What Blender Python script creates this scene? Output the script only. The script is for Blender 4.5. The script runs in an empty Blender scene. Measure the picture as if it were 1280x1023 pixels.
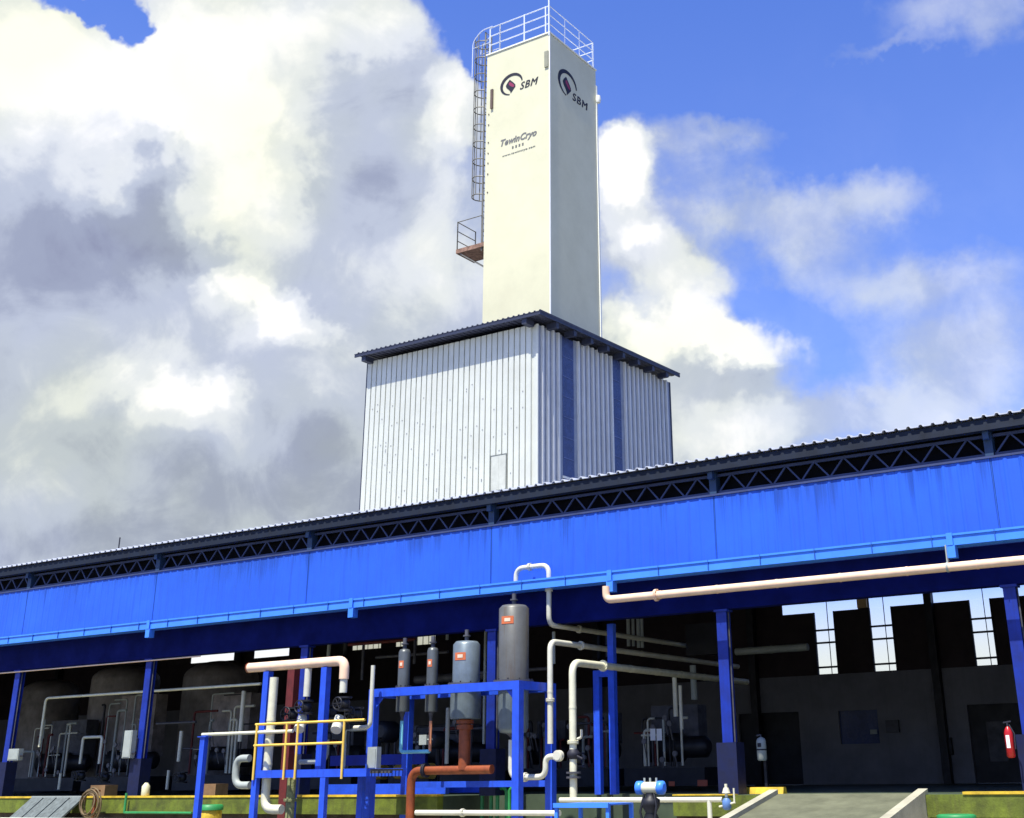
import bpy, math, random
import numpy as np
from mathutils import Vector, Matrix
random.seed(7)
S = bpy.context.scene
C = S.collection
PI = math.pi
# ------------------------------------------------------------------ camera
F, YAW, PITCH, ROLL, CX, CY = 1548.99, -0.559916, 0.381672, -0.0151112, 733.973, 343.910
EYE = Vector((0, 0, 1.7))
_c, _s = math.cos(YAW), math.sin(YAW)
W_ = Vector((_s*math.cos(PITCH), _c*math.cos(PITCH), math.sin(PITCH)))
_r0 = Vector((_c, -_s, 0)); _u0 = _r0.cross(W_)
R_ = _r0*math.cos(ROLL)+_u0*math.sin(ROLL); U_ = -_r0*math.sin(ROLL)+_u0*math.cos(ROLL)
cd = bpy.data.cameras.new('camera'); cam = bpy.data.objects.new('camera', cd); C.objects.link(cam)
m = Matrix((R_, U_, -W_)).transposed().to_4x4(); m.translation = EYE
cam.matrix_world = m
cd.sensor_width = 36; cd.lens = 36*F/1280
cd.shift_x = (640-CX)/1280; cd.shift_y = (CY-511.5)/1280
cd.clip_end = 3000; cd.clip_start = .1
S.camera = cam
# ------------------------------------------------------------------ exposure, sun, sky
S.view_settings.view_transform = 'Standard'; S.view_settings.look = 'None'
EXPO = 0.75
S.view_settings.exposure = EXPO; S.view_settings.gamma = 1
SUN = Vector((.04, -1, 2.15)).normalized()
sd = bpy.data.lights.new('sun', 'SUN'); sd.energy = 5.0; sd.angle = math.radians(.5); sd.color = (1, .965, .87)
so = bpy.data.objects.new('sun', sd); C.objects.link(so); so.rotation_euler = SUN.to_track_quat('Z', 'Y').to_euler(); so.location = (0, -20, 60)
wd = bpy.data.worlds.new('World'); S.world = wd; wd.use_nodes = True

def azel(x, y):
    d = (R_*((x-CX)/F)-U_*((y-CY)/F)+W_).normalized()
    return math.degrees(math.atan2(d.x, d.y)), math.degrees(math.asin(d.z))

class NB:
    def __init__(s, nt): s.nt = nt
    def n(s, t, ins=None, **kw):
        o = s.nt.nodes.new(t)
        for k, v in kw.items(): setattr(o, k, v)
        for k, v in (ins or {}).items():
            if isinstance(v, bpy.types.NodeSocket): s.nt.links.new(v, o.inputs[k])
            else: o.inputs[k].default_value = v
        return o
    def m(s, op, a, b=0.0, c=None):
        d = {0: a, 1: b}
        if c is not None: d[2] = c
        return s.n('ShaderNodeMath', d, operation=op).outputs[0]
    def mix(s, f, a, b, bt='MIX'):
        o = s.nt.nodes.new('ShaderNodeMix'); o.data_type = 'RGBA'; o.blend_type = bt
        for i, v in ((0, f), (6, a), (7, b)):
            if isinstance(v, bpy.types.NodeSocket): s.nt.links.new(v, o.inputs[i])
            else: o.inputs[i].default_value = v if not isinstance(v, tuple) else (*v[:3], 1)
        return o.outputs[2]

def build_world():
    nt = wd.node_tree; nt.nodes.clear(); N = NB(nt)
    geo = N.n('ShaderNodeTexCoord').outputs['Generated']
    sep = N.n('ShaderNodeSeparateXYZ', {0: geo})
    x, y, z = sep.outputs
    az = N.m('MULTIPLY', N.m('ARCTAN2', x, y), 180/PI)
    el = N.m('MULTIPLY', N.m('ARCSINE', z), 180/PI)
    w1 = N.n('ShaderNodeTexNoise', {'Vector': geo, 'Scale': 9.0, 'Detail': 5.0, 'Roughness': .62})
    w2 = N.n('ShaderNodeTexNoise', {'Vector': geo, 'Scale': 42.0, 'Detail': 4.0, 'Roughness': .6})
    a1 = N.n('ShaderNodeVectorMath', {0: w1.outputs['Color'], 1: (.5, .5, .5)}, operation='SUBTRACT').outputs[0]
    a2 = N.n('ShaderNodeVectorMath', {0: w2.outputs['Color'], 1: (.5, .5, .5)}, operation='SUBTRACT').outputs[0]
    base = N.n('ShaderNodeCombineXYZ', {0: az, 1: el, 2: 0.0}).outputs[0]
    p = N.n('ShaderNodeVectorMath', {0: a1, 1: (6.5, 5.5, 0), 2: base}, operation='MULTIPLY_ADD').outputs[0]
    p = N.n('ShaderNodeVectorMath', {0: a2, 1: (1.5, 1.5, 0), 2: p}, operation='MULTIPLY_ADD').outputs[0]
    def field(blobs, start):
        acc = start
        for (px, py, rx, ry, wt) in blobs:
            A, E_ = azel(px, py)
            sx, sy = 1/(rx*.040), 1/(ry*.033)
            q = N.n('ShaderNodeVectorMath', {0: p, 1: (sx, sy, 0), 2: (-A*sx, -E_*sy, 0)}, operation='MULTIPLY_ADD').outputs[0]
            L = N.n('ShaderNodeVectorMath', {0: q}, operation='LENGTH').outputs['Value']
            mr = N.n('ShaderNodeMapRange', {'Value': L, 'From Min': 1.4, 'From Max': .1, 'To Min': 0.0, 'To Max': wt}, interpolation_type='SMOOTHSTEP')
            acc = N.m('ADD', acc, mr.outputs[0]) if not isinstance(acc, float) or acc != 0 else mr.outputs[0]
        return acc
    # where there is cloud
    cover = [(180, 380, 560, 560, 1.6), (60, 60, 240, 220, .8), (350, 60, 190, 170, 1.0), (175, 22, 50, 46, -2.5), (95, 8, 70, 22, -1.5), (245, 40, 40, 60, .9), (640, -40, 125, 125, -2.6), (690, 60, 95, 130, -2.0),
             (585, 120, 62, 70, .8), (765, 225, 62, 62, 1.1), (785, 320, 65, 60, .75), (860, 350, 80, 55, .8), (905, 440, 90, 58, 1.1), (800, 440, 110, 70, .9), (860, 560, 210, 130, 1.1),
             (850, 190, 140, 40, .42), (940, 165, 80, 30, .32), (1085, 225, 100, 50, .42), (1000, 260, 150, 60, .38), (900, 240, 130, 60, .32), (1000, 310, 70, 60, .3), (1090, 350, 130, 50, .42), (1190, 400, 170, 80, .45), (1120, 300, 160, 90, .25), (830, 290, 90, 60, .3), (1130, 440, 120, 60, .2), (1250, 340, 90, 60, .22), (1240, 440, 110, 60, .4), (1220, 510, 130, 60, .6), (1040, 525, 130, 50, .45), (1110, 490, 100, 50, .35), (1190, 10, 125, 50, .62), (1270, 40, 80, 40, .35), (1080, 62, 80, 14, .35)]
    d1 = N.n('ShaderNodeTexNoise', {'Vector': geo, 'Scale': 22.0, 'Detail': 6.0, 'Roughness': .6}).outputs[0]
    cov = field(cover, 0.0)
    cov = N.m('ADD', cov, N.m('MULTIPLY', N.m('SUBTRACT', d1, .5), .42))
    # added cloud in the unseen sky outside the view, toning the ambient light
    far = N.n('ShaderNodeTexNoise', {'Vector': geo, 'Scale': 3.2, 'Detail': 7.0, 'Roughness': .58}).outputs[0]
    out_az = N.m('MAXIMUM', N.n('ShaderNodeMapRange', {'Value': az, 'From Min': -66.0, 'From Max': -80.0}).outputs[0],
                 N.n('ShaderNodeMapRange', {'Value': az, 'From Min': -2.0, 'From Max': 14.0}).outputs[0])
    out_el = N.n('ShaderNodeMapRange', {'Value': el, 'From Min': 36.0, 'From Max': 48.0}).outputs[0]
    cov = N.m('ADD', cov, N.m('MULTIPLY', N.m('MAXIMUM', out_az, out_el), N.m('MULTIPLY', N.m('SUBTRACT', far, .50), 6.0)))
    alpha_ = N.n('ShaderNodeMapRange', {'Value': cov, 'From Min': .12, 'From Max': .98}, interpolation_type='SMOOTHSTEP').outputs[0]
    # how bright the cloud is
    bright = [(60, 90, 190, 130, .5), (285, 110, 120, 170, .50), (310, 290, 60, 90, .30), (430, 30, 130, 60, .35), (575, 120, 55, 90, .45), (215, 505, 95, 42, .18), (262, 490, 45, 28, .30), (180, 500, 40, 22, .16), (340, 395, 90, 60, .22), (305, 372, 42, 28, .32), (352, 398, 44, 30, .34), (390, 425, 34, 22, .24), (220, 450, 60, 30, .08), (100, 520, 60, 30, .10), (300, 560, 60, 40, .08),
              (500, 320, 150, 80, .20), (430, 470, 80, 50, .18), (550, 250, 60, 120, .10), (190, 450, 140, 90, .10), (120, 590, 120, 60, .06), (765, 220, 60, 55, .65), (795, 305, 50, 34, .4), (860, 355, 80, 40, .25), (868, 412, 48, 38, .65), (935, 428, 54, 34, .65), (790, 425, 50, 40, .45), (930, 545, 80, 45, .35),
              (1100, 300, 420, 320, .12), (1190, 20, 130, 50, .15), (1080, 240, 90, 50, .08), (1180, 500, 110, 60, .18), (445, 230, 110, 75, -.08), (250, 330, 90, 45, -.2), (198, 200, 40, 50, -.40), (165, 270, 70, 60, -.32), (60, 310, 110, 60, -.14), (40, 430, 130, 90, -.10), (350, 600, 170, 70, -.14), (150, 680, 200, 60, -.10), (395, 370, 40, 60, -.10)]
    br = field(bright, .53)
    d2 = N.n('ShaderNodeTexNoise', {'Vector': geo, 'Scale': 13.0, 'Detail': 8.0, 'Roughness': .58, 'Distortion': .6}).outputs[0]
    br = N.m('ADD', br, N.m('MULTIPLY', N.m('SUBTRACT', d2, .5), .66))
    br = N.m('ADD', br, N.m('MULTIPLY', N.m('SUBTRACT', d1, .5), .30))
    br = N.m('SUBTRACT', br, N.m('MULTIPLY', N.m('MAXIMUM', out_az, out_el), .46))  # unseen added cloud is darkened to lower the ambient light
    br = N.m('ADD', br, N.m('MULTIPLY', N.n('ShaderNodeMapRange', {'Value': el, 'From Min': 8.0, 'From Max': 6.5}).outputs[0], .55))
    k = 2**-EXPO
    ramp = N.n('ShaderNodeValToRGB', {0: br})
    cr = ramp.color_ramp; cr.interpolation = 'EASE'
    cols = [(0.08, (.26, .28, .38)), (.34, (.37, .41, .50)), (.54, (.55, .60, .66)), (.76, (.82, .85, .82)), (1.0, (1.08, 1.065, .97))]
    while len(cr.elements) < len(cols): cr.elements.new(.5)
    for e, (pp, cc) in zip(cr.elements, cols): e.position = pp; e.color = (cc[0]*k, cc[1]*k, cc[2]*k, 1)
    hue = N.n('ShaderNodeTexNoise', {'Vector': geo, 'Scale': 7.0, 'Detail': 3.0}).outputs[0]
    tint = N.mix(N.n('ShaderNodeMapRange', {'Value': hue, 'From Min': .38, 'From Max': .62}).outputs[0], (.97, .985, 1.12), (1.0, 1.01, .955))
    cloudcol = N.mix(1.0, ramp.outputs[0], tint, 'MULTIPLY')
    sky = N.n('ShaderNodeTexSky'); sky.sky_type = 'NISHITA'; sky.sun_disc = False
    sky.sun_elevation = math.asin(SUN.z); sky.sun_rotation = math.atan2(SUN.x, SUN.y)
    sky.air_density = 1.0; sky.dust_density = .4; sky.ozone_density = 2.0
    # the sky node is physically bright: bring it to the scale of the cloud colours, tinted like the phone picture
    STR = .1
    blue = N.mix(1.0, sky.outputs[0], (.67, .85, 1.52), 'MULTIPLY')
    alpha_ = N.m('MULTIPLY', alpha_, N.n('ShaderNodeMapRange', {'Value': az, 'From Min': -25.5, 'From Max': -20.0, 'To Min': 1.0, 'To Max': .74}).outputs[0])
    low = N.n('ShaderNodeMapRange', {'Value': el, 'From Min': 9.0, 'From Max': 4.0}, interpolation_type='SMOOTHSTEP').outputs[0]
    alpha_ = N.m('MAXIMUM', alpha_, N.m('MULTIPLY', low, .97))
    veil = N.n('ShaderNodeMapRange', {'Value': el, 'From Min': 34.0, 'From Max': 10.0, 'To Min': .0, 'To Max': .16}).outputs[0]
    alpha_ = N.m('MAXIMUM', alpha_, veil)
    cl = N.n('ShaderNodeVectorMath', {0: cloudcol, 1: (1/STR,)*3}, operation='MULTIPLY').outputs[0]
    col = N.mix(alpha_, blue, cl)
    bg = N.n('ShaderNodeBackground', {0: col, 1: STR})
    out = N.n('ShaderNodeOutputWorld', {0: bg.outputs[0]})
build_world()
wd.cycles.sampling_method = 'MANUAL'; wd.cycles.sample_map_resolution = 512

# ------------------------------------------------------------------ helpers
def at(x, y, Y):
    d = R_*((x-CX)/F)-U_*((y-CY)/F)+W_
    return EYE+d*(Y/d.y)
def atX(x, y, X):
    d = R_*((x-CX)/F)-U_*((y-CY)/F)+W_
    return EYE+d*(X/d.x)
def ppm(x, y, Y):          # photo pixels per metre there
    return F/((at(x, y, Y)-EYE).dot(W_))

MATS = {}
def mat(name, col, rough=.5, metal=0.0, runs=None, var=.12, scale=3.0, streak=0.0, streakcol=None, bump=0.0, spec=.4, col2=None, stretch=(1, 1, 1)):
    if name in MATS: return MATS[name]
    M = bpy.data.materials.new(name); M.use_nodes = True; nt = M.node_tree; nt.nodes.clear(); N = NB(nt)
    pos = N.n('ShaderNodeNewGeometry').outputs['Position']
    mp = N.n('ShaderNodeMapping', {0: pos, 3: stretch}).outputs[0]
    n1 = N.n('ShaderNodeTexNoise', {'Vector': mp, 'Scale': scale, 'Detail': 6.0, 'Roughness': .65}).outputs[0]
    lo = tuple(c*(1-var*1.6) for c in (col2 or col)); hi = tuple(min(1, c*(1+var)) for c in col)
    f = N.n('ShaderNodeMapRange', {'Value': n1, 'From Min': .3, 'From Max': .7}).outputs[0]
    c = N.mix(f, lo, hi)
    if streak:
        mp2 = N.n('ShaderNodeMapping', {0: pos, 3: (5, 5, .22)}).outputs[0]
        n2 = N.n('ShaderNodeTexNoise', {'Vector': mp2, 'Scale': 1.6, 'Detail': 5.0, 'Roughness': .7}).outputs[0]
        g = N.n('ShaderNodeMapRange', {'Value': n2, 'From Min': .52, 'From Max': .72, 'To Max': streak}).outputs[0]
        c = N.mix(g, c, streakcol or tuple(v*.4 for v in col))
    if runs:        # dirt washed down from an edge: long thin stains of uneven length
        mp4 = N.n('ShaderNodeMapping', {0: pos, 3: (3.2, 1, .05)}).outputs[0]
        n4 = N.n('ShaderNodeTexNoise', {'Vector': mp4, 'Scale': 1.3, 'Detail': 8.0, 'Roughness': .8}).outputs[0]
        mp5 = N.n('ShaderNodeMapping', {0: pos, 3: (.25, 1, .0)}).outputs[0]
        n5 = N.n('ShaderNodeTexNoise', {'Vector': mp5, 'Scale': 1.0, 'Detail': 2.0}).outputs[0]
        zz = N.n('ShaderNodeSeparateXYZ', {0: pos}).outputs[2]
        hgt = N.n('ShaderNodeMapRange', {'Value': zz, 'From Min': runs[1], 'From Max': runs[0], 'To Min': -.22, 'To Max': .06}).outputs[0]
        q = N.m('ADD', N.m('ADD', n4, hgt), N.m('MULTIPLY', N.m('SUBTRACT', n5, .5), .35))
        g4 = N.n('ShaderNodeMapRange', {'Value': q, 'From Min': .51, 'From Max': .64, 'To Max': .62}).outputs[0]
        c = N.mix(g4, c, tuple(v*.38 for v in col))
    rr = N.n('ShaderNodeMapRange', {'Value': n1, 'From Min': .3, 'From Max': .7, 'To Min': min(1, rough+.1), 'To Max': max(.05, rough-.08)}).outputs[0]
    b = N.n('ShaderNodeBsdfPrincipled', {'Base Color': c, 'Roughness': rr, 'Metallic': metal, 'Specular IOR Level': spec})
    if bump:
        n3 = N.n('ShaderNodeTexNoise', {'Vector': pos, 'Scale': 28.0, 'Detail': 4.0}).outputs[0]
        bp = N.n('ShaderNodeBump', {'Strength': bump, 'Distance': .02, 'Height': n3}).outputs[0]
        nt.links.new(bp, b.inputs['Normal'])
    N.n('ShaderNodeOutputMaterial', {0: b.outputs[0]})
    MATS[name] = M
    return M
def glassmat(name, tint, mixf=.15):
    M = bpy.data.materials.new(name); M.use_nodes = True; nt = M.node_tree; nt.nodes.clear(); N = NB(nt)
    g = N.n('ShaderNodeBsdfGlossy', {0: (.9, .9, .9, 1), 1: .08}); t = N.n('ShaderNodeBsdfTransparent', {0: (*tint, 1)})
    mx = N.n('ShaderNodeMixShader', {0: mixf, 1: t.outputs[0], 2: g.outputs[0]})
    N.n('ShaderNodeOutputMaterial', {0: mx.outputs[0]}); MATS[name] = M
    return M

blue = mat('fascia_blue', (.025, .116, .62), .42, runs=(7.43, 5.95), var=.13, scale=.45, streak=.35, streakcol=(.012, .04, .33))
bluelt = mat('gutter_blue', (.06, .25, .90), .35, var=.08, scale=2)
bluest = mat('steel_blue', (.022, .085, .62), .4, var=.14, scale=4, streak=.35, streakcol=(.02, .04, .22))
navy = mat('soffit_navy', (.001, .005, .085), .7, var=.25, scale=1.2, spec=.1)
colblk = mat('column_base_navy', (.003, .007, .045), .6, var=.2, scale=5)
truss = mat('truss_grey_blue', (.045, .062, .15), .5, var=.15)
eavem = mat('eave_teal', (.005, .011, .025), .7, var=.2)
dark = mat('dark_steel', (.02, .02, .03), .6, var=.2)
galv = mat('galvanised_roof', (.72, .74, .76), .35, .35, var=.08)
cream = mat('cream_paint', (.64, .615, .41), .5, var=.05, scale=.6, streak=.10, streakcol=(.55, .52, .36))
creamd = mat('cream_trim', (.78, .78, .70), .5, var=.04)
clad = mat('white_cladding', (.54, .55, .475), .42, .1, var=.06, scale=.8, streak=.18, streakcol=(.5, .54, .52))
clad2 = mat('grey_cladding', (.66, .66, .62), .42, .1, var=.06, scale=.8, streak=.12)
trim = mat('dark_trim', (.03, .035, .06), .5)
railm = mat('pale_rail', (.72, .76, .82), .4, .2, var=.08)
ladm = mat('ladder_steel', (.20, .19, .15), .5, .3, var=.2)
rust = mat('rusty_deck', (.26, .15, .10), .8, var=.35, scale=6, bump=.3)
silver = mat('silver_pipe', (.74, .71, .50), .40, .15, var=.10, scale=5, bump=.08)
whitep = mat('white_pipe', (.66, .64, .50), .4, .1, var=.08, scale=4)
salmon = mat('salmon_pipe', (.85, .59, .39), .45, .0, var=.10, scale=3)
redp = mat('rust_red_pipe', (.26, .062, .018), .5, var=.25, scale=5)
reddk = mat('dark_red_column', (.12, .015, .012), .6, var=.25, scale=5)
tankg = mat('tank_grey', (.105, .115, .11), .38, .3, var=.14, scale=4, streak=.3)
tankb = mat('tank_blue_grey', (.17, .21, .225), .38, .3, var=.14, scale=4, streak=.3)
orange = mat('orange_label', (.6, .15, .05), .5)
yellow = mat('yellow_rail', (.80, .52, .09), .45, var=.1, scale=6)
yelk = mat('yellow_kerb', (.62, .42, .03), .6, var=.3, scale=3, bump=.2)
greenk = mat('green_kerb', (.125, .16, .012), .7, var=.3, scale=2.5, bump=.3, col2=(.09, .11, .015), streak=.5, streakcol=(.06, .05, .02))
conc = mat('concrete', (.38, .36, .26), .85, var=.18, scale=1.5, bump=.3)
rampm = mat('ramp_concrete', (.12, .125, .075), .85, var=.2, scale=2, bump=.3)
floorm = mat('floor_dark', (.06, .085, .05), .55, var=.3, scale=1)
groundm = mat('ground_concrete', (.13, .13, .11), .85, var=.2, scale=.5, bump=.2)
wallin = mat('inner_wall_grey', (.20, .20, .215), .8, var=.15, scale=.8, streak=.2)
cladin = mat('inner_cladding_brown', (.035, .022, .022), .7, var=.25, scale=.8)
black = mat('black_machine', (.012, .012, .015), .5, var=.3)
dkgrey = mat('dark_grey_machine', (.08, .08, .09), .5, var=.3, scale=4)
brtank = mat('brown_tank', (.27, .24, .22), .5, var=.25, scale=2, streak=.3)
boxgrey = mat('box_grey', (.34, .37, .33), .5, var=.1)
cyan = mat('cyan_pipe', (.22, .62, .72), .4)
orp = mat('orange_pipe', (.75, .30, .14), .4)
greenp = mat('green_pipe', (.03, .25, .07), .45, var=.2)
olive = mat('olive_lagging', (.28, .30, .14), .9, var=.3, scale=14, bump=.6)
inkm = mat('black_ink', (.012, .012, .022), .6, var=.05)
inkr = mat('maroon_ink', (.26, .025, .08), .6, var=.05)
inkg = mat('grey_ink', (.16, .16, .15), .7, var=.05)
halo = mat('lilac_ink', (.55, .50, .72), .6, var=.05)
redx = mat('extinguisher_red', (.42, .012, .015), .3)
whitel = mat('white_label', (.85, .86, .86), .5, var=.05)
darkwin = mat('dark_window', (.05, .07, .17), .25, var=.2, spec=.3)
rubber = mat('black_hose', (.16, .11, .05), .7, var=.3)
skyglass = glassmat('clear_sheet', (.93, .96, 1), .06)
galvedge = mat('roof_edge_white', (.55, .57, .60), .4, .1, var=.05)

class MB:
    def __init__(s): s.v = []; s.f = []; s.sm = []
    def add(s, vs, fs, smooth=False):
        n = len(s.v); s.v += [tuple(v) for v in vs]; s.f += [tuple(i+n for i in f) for f in fs]; s.sm += [smooth]*len(fs); return s
    def box(s, x0, x1, y0, y1, z0, z1):
        x0, x1 = min(x0, x1), max(x0, x1); y0, y1 = min(y0, y1), max(y0, y1); z0, z1 = min(z0, z1), max(z0, z1)
        v = [(x, y, z) for z in (z0, z1) for y in (y0, y1) for x in (x0, x1)]
        return s.add(v, [(0, 2, 3, 1), (4, 5, 7, 6), (0, 1, 5, 4), (1, 3, 7, 5), (3, 2, 6, 7), (2, 0, 4, 6)])
    def bar(s, p, q, w, h=None, up=(0, 0, 1)):
        p, q = Vector(p), Vector(q); h = h or w; d = (q-p).normalized(); up = Vector(up)
        if abs(d.dot(up)) > .98: up = Vector((0, 1, 0))
        a = d.cross(up).normalized()*w/2; b = a.cross(d).normalized()*h/2
        v = [p-a-b, p+a-b, p+a+b, p-a+b, q-a-b, q+a-b, q+a+b, q-a+b]
        return s.add(v, [(3, 2, 1, 0), (4, 5, 6, 7), (0, 1, 5, 4), (1, 2, 6, 5), (2, 3, 7, 6), (3, 0, 4, 7)])
    def tube(s, path, r, n=12, closed=False):
        P = [Vector(p) for p in path]; rings = []; k = len(P)
        prev = None
        for i, p in enumerate(P):
            if closed: d = (P[(i+1) % k]-P[i-1]).normalized()
            else: d = ((P[min(i+1, k-1)]-p).normalized()+(p-P[max(i-1, 0)]).normalized()).normalized()
            if prev is None:
                a = d.orthogonal().normalized()
            else:
                a = (prev-d*prev.dot(d)).normalized()
            prev = a; b = d.cross(a)
            rr = r[i] if isinstance(r, (list, tuple)) else r
            rings.append([p+(a*math.cos(2*PI*j/n)+b*math.sin(2*PI*j/n))*rr for j in range(n)])
        vs = [v for R in rings for v in R]; fs = []
        for i in range(k if closed else k-1):
            i2 = (i+1) % k
            for j in range(n):
                fs.append((i*n+j, i*n+(j+1) % n, i2*n+(j+1) % n, i2*n+j))
        s.add(vs, fs, True)
        if not closed:
            s.add(rings[0], [tuple(range(n-1, -1, -1))]); s.add(rings[-1], [tuple(range(n))])
        return s
    def lathe(s, c, prof, n=28, axis='z'):
        vs = []; fs = []
        for (r, h) in prof:
            for j in range(n):
                a = 2*PI*j/n; u, v = r*math.cos(a), r*math.sin(a)
                p = {'z': (u, v, h), 'y': (u, h, v), 'x': (h, u, v)}[axis]
                vs.append((c[0]+p[0], c[1]+p[1], c[2]+p[2]))
        for i in range(len(prof)-1):
            for j in range(n):
                fs.append((i*n+j, i*n+(j+1) % n, (i+1)*n+(j+1) % n, (i+1)*n+j))
        s.add(vs, fs, True)
        k = len(prof)
        s.add(vs[:n], [tuple(range(n-1, -1, -1))]); s.add(vs[(k-1)*n:], [tuple(range(n))])
        return s
    def build(s, name, m_, parent=None, smooth_angle=True):
        me = bpy.data.meshes.new(name)
        o = parent; off = Vector((0, 0, 0))
        while o is not None: off += Vector(o.location); o = o.parent
        me.from_pydata([(v[0]-off.x, v[1]-off.y, v[2]-off.z) for v in s.v], [], s.f); me.materials.append(m_)
        me.polygons.foreach_set('use_smooth', s.sm); me.update()
        ob = bpy.data.objects.new(name, me); C.objects.link(ob)
        if parent is not None: ob.parent = parent
        return ob
def thing(name, label, cat, loc=(0, 0, 0), group=None):
    o = bpy.data.objects.new(name, None); C.objects.link(o); o.location = loc; o.empty_display_size = .3
    o['label'] = label; o['category'] = cat
    if group: o['group'] = group
    return o
def tag(o, label, cat, group=None):
    o['label'] = label; o['category'] = cat
    if group: o['group'] = group
    return o
def struct(name, mb, m_):
    o = mb.build(name, m_); o['kind'] = 'structure'; return o
def fillet(P, rad=.15, n=6):
    P = [Vector(p) for p in P]
    if len(P) < 3: return P
    out = [P[0]]
    for i in range(1, len(P)-1):
        a, b, c = P[i-1], P[i], P[i+1]; d1 = (a-b); d2 = (c-b)
        r = min(rad, d1.length*.48, d2.length*.48)
        p0 = b+d1.normalized()*r; p1 = b+d2.normalized()*r
        for k in range(n+1):
            t = k/n; out.append(p0*(1-t)**2+b*2*t*(1-t)+p1*t**2)
    out.append(P[-1]); return out
def snap(pts):
    """pts: (x, y, Y) photo pixels at depth Y, or ('Y', depth) = straight run in depth"""
    out = []
    for t in pts:
        if t[0] == 'Y': q = out[-1].copy(); q.y = t[1]; out.append(q); continue
        if t[0] == 'Z': q = out[-1].copy(); q.z = t[1]; out.append(q); continue
        if t[0] == 'X': q = out[-1].copy(); q.x = t[1]; out.append(q); continue
        q = at(*t)
        if out and abs(out[-1].y-q.y) < 1e-3:
            l = out[-1]
            if abs(q.x-l.x) < .35*abs(q.z-l.z): q.x = l.x
            elif abs(q.z-l.z) < .25*abs(q.x-l.x): q.z = l.z
        out.append(q)
    return out
def pipe(name, m_, pts, r, label, cat='pipe', parent=None, rad=None, flanges=(), group=None, raw=False):
    P = [Vector(p) for p in pts] if raw else snap(pts)
    path = fillet(P, rad or r*3.2)
    mb = MB().tube(path, r, 14)
    # joint bands along straight runs
    for a, b in zip(P[:-1], P[1:]):
        L = (Vector(b)-Vector(a)).length
        k = int(L/1.4)
        for i in range(1, k+1):
            c = Vector(a).lerp(Vector(b), i/(k+1)); d = (Vector(b)-Vector(a)).normalized()*.02
            mb.tube([c-d, c+d], r*1.07, 14)
    if parent is not None: return mb.build(name, m_, parent)
    t = mb.build(name, m_); tag(t, label, cat, group)
    if r >= .055 and cat == 'pipe' and P[0].y < 26.6:
        for a, b in zip(P[:-1], P[1:]):
            a, b = Vector(a), Vector(b); L = (b-a).length
            if L < .9 or min(a.y, b.y) > 26: continue
            d = (b-a).normalized(); c = a+d*min(L*.42, 1.3)
            f = MB().tube([c-d*.026, c-d*.004], r*1.55, 16).tube([c+d*.004, c+d*.026], r*1.55, 16)
            u = d.orthogonal().normalized(); v = d.cross(u)
            for k in range(8):
                q = c+(u*math.cos(PI*k/4)+v*math.sin(PI*k/4))*r*1.32; f.tube([q-d*.042, q+d*.042], .011, 5)
            f.build('flange', m_, t)
    for fpt in flanges:
        c, d, rr = fpt; c = Vector(c); d = Vector(d)
        MB().tube([c-d*.035, c-d*.006], rr, 16).tube([c+d*.006, c+d*.035], rr, 16).build('flange', m_, t)
    return t

def ribsheet(axis, s0, s1, t, lo, hi, pitch=.3, depth=.04, rib=.05, flank=.012, outward=-1):
    """vertical ribbed sheet; axis 'x': runs along X at Y=t, ribs stick out to -Y; axis 'y': runs along Y at X=t, ribs stick out to +X. lo/hi: z or function of s"""
    fl = lo if callable(lo) else (lambda q: lo); fh = hi if callable(hi) else (lambda q: hi)
    prof = []; s = s0
    while s < s1-.001:
        e = min(s+pitch, s1)
        prof += [(s, 0)]
        a = s+pitch-rib-2*flank
        if e-s > pitch*.98:
            prof += [(a, 0), (a+flank, depth), (a+flank+rib, depth)]
        s = e
    prof.append((s1, 0))
    vs = []; fs = []
    for (q, d) in prof:
        for z in (fl(q), fh(q)):
            vs.append((q, t+outward*d, z) if axis == 'x' else (t+outward*d, q, z))
    for i in range(len(prof)-1): fs.append((2*i, 2*i+2, 2*i+3, 2*i+1))
    return MB().add(vs, fs)

# ------------------------------------------------------------------ ground, platform, ramp
ZP = 1.23
YK = 24.4
XL, XR = -70, 6
mb = MB(); mb.add([(-900, -300, 0), (900, -300, 0), (900, 1500, 0), (-900, 1500, 0)], [(0, 1, 2, 3)])
struct('ground', mb, groundm)
mb = MB().box(XL, -19.6, YK+.22, 41, .004, ZP).box(-19.6, -13.4, 26.4, 41, .004, ZP).box(-13.4, XR, YK+.22, 41, .004, ZP)
struct('platform_floor', mb, floorm)
rx0, rx1 = at(968, 998, YK).x, at(1144, 997, YK).x
mb = MB()
for a, b in ((XL, -19.6), (-13.4, rx0-.2), (rx1+.2, XR)):
    mb.box(a, b, YK+.003, YK+.217, .84, ZP-.004)
struct('kerb', mb, greenk)
mb = MB()
for a, b in ((XL, -19.6), (-13.4, rx0-.2), (rx1+.2, XR)): mb.box(a+.01, b-.01, YK+.12, YK+.217, .004, .836)
struct('kerb_foot', mb, mat('kerb_foot_brown', (.05, .035, .02), .8, var=.3))
mb = MB()
for a, b in ((XL, -19.6), (rx1+.9, XR)):
    mb.box(a, b, YK-.02, YK+.23, ZP-.0, ZP+.045)
mb.box(-13.4, rx0-.9, YK-.02, YK+.23, ZP, ZP+.02)
struct('kerb_edge', mb, yelk)
mb = MB().box(XL, rx0-.2, 22.6, YK+.115, .004, .62).box(rx1+.2, XR, 22.6, YK+.115, .004, .62)
struct('lower_step', mb, conc)
mb = MB().box(-19.595, -13.405, 22.6, 26.395, .004, .60); struct('yard_slab', mb, mat('yard_brown', (.17, .14, .09), .85, var=.35, scale=2, bump=.3))
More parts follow.
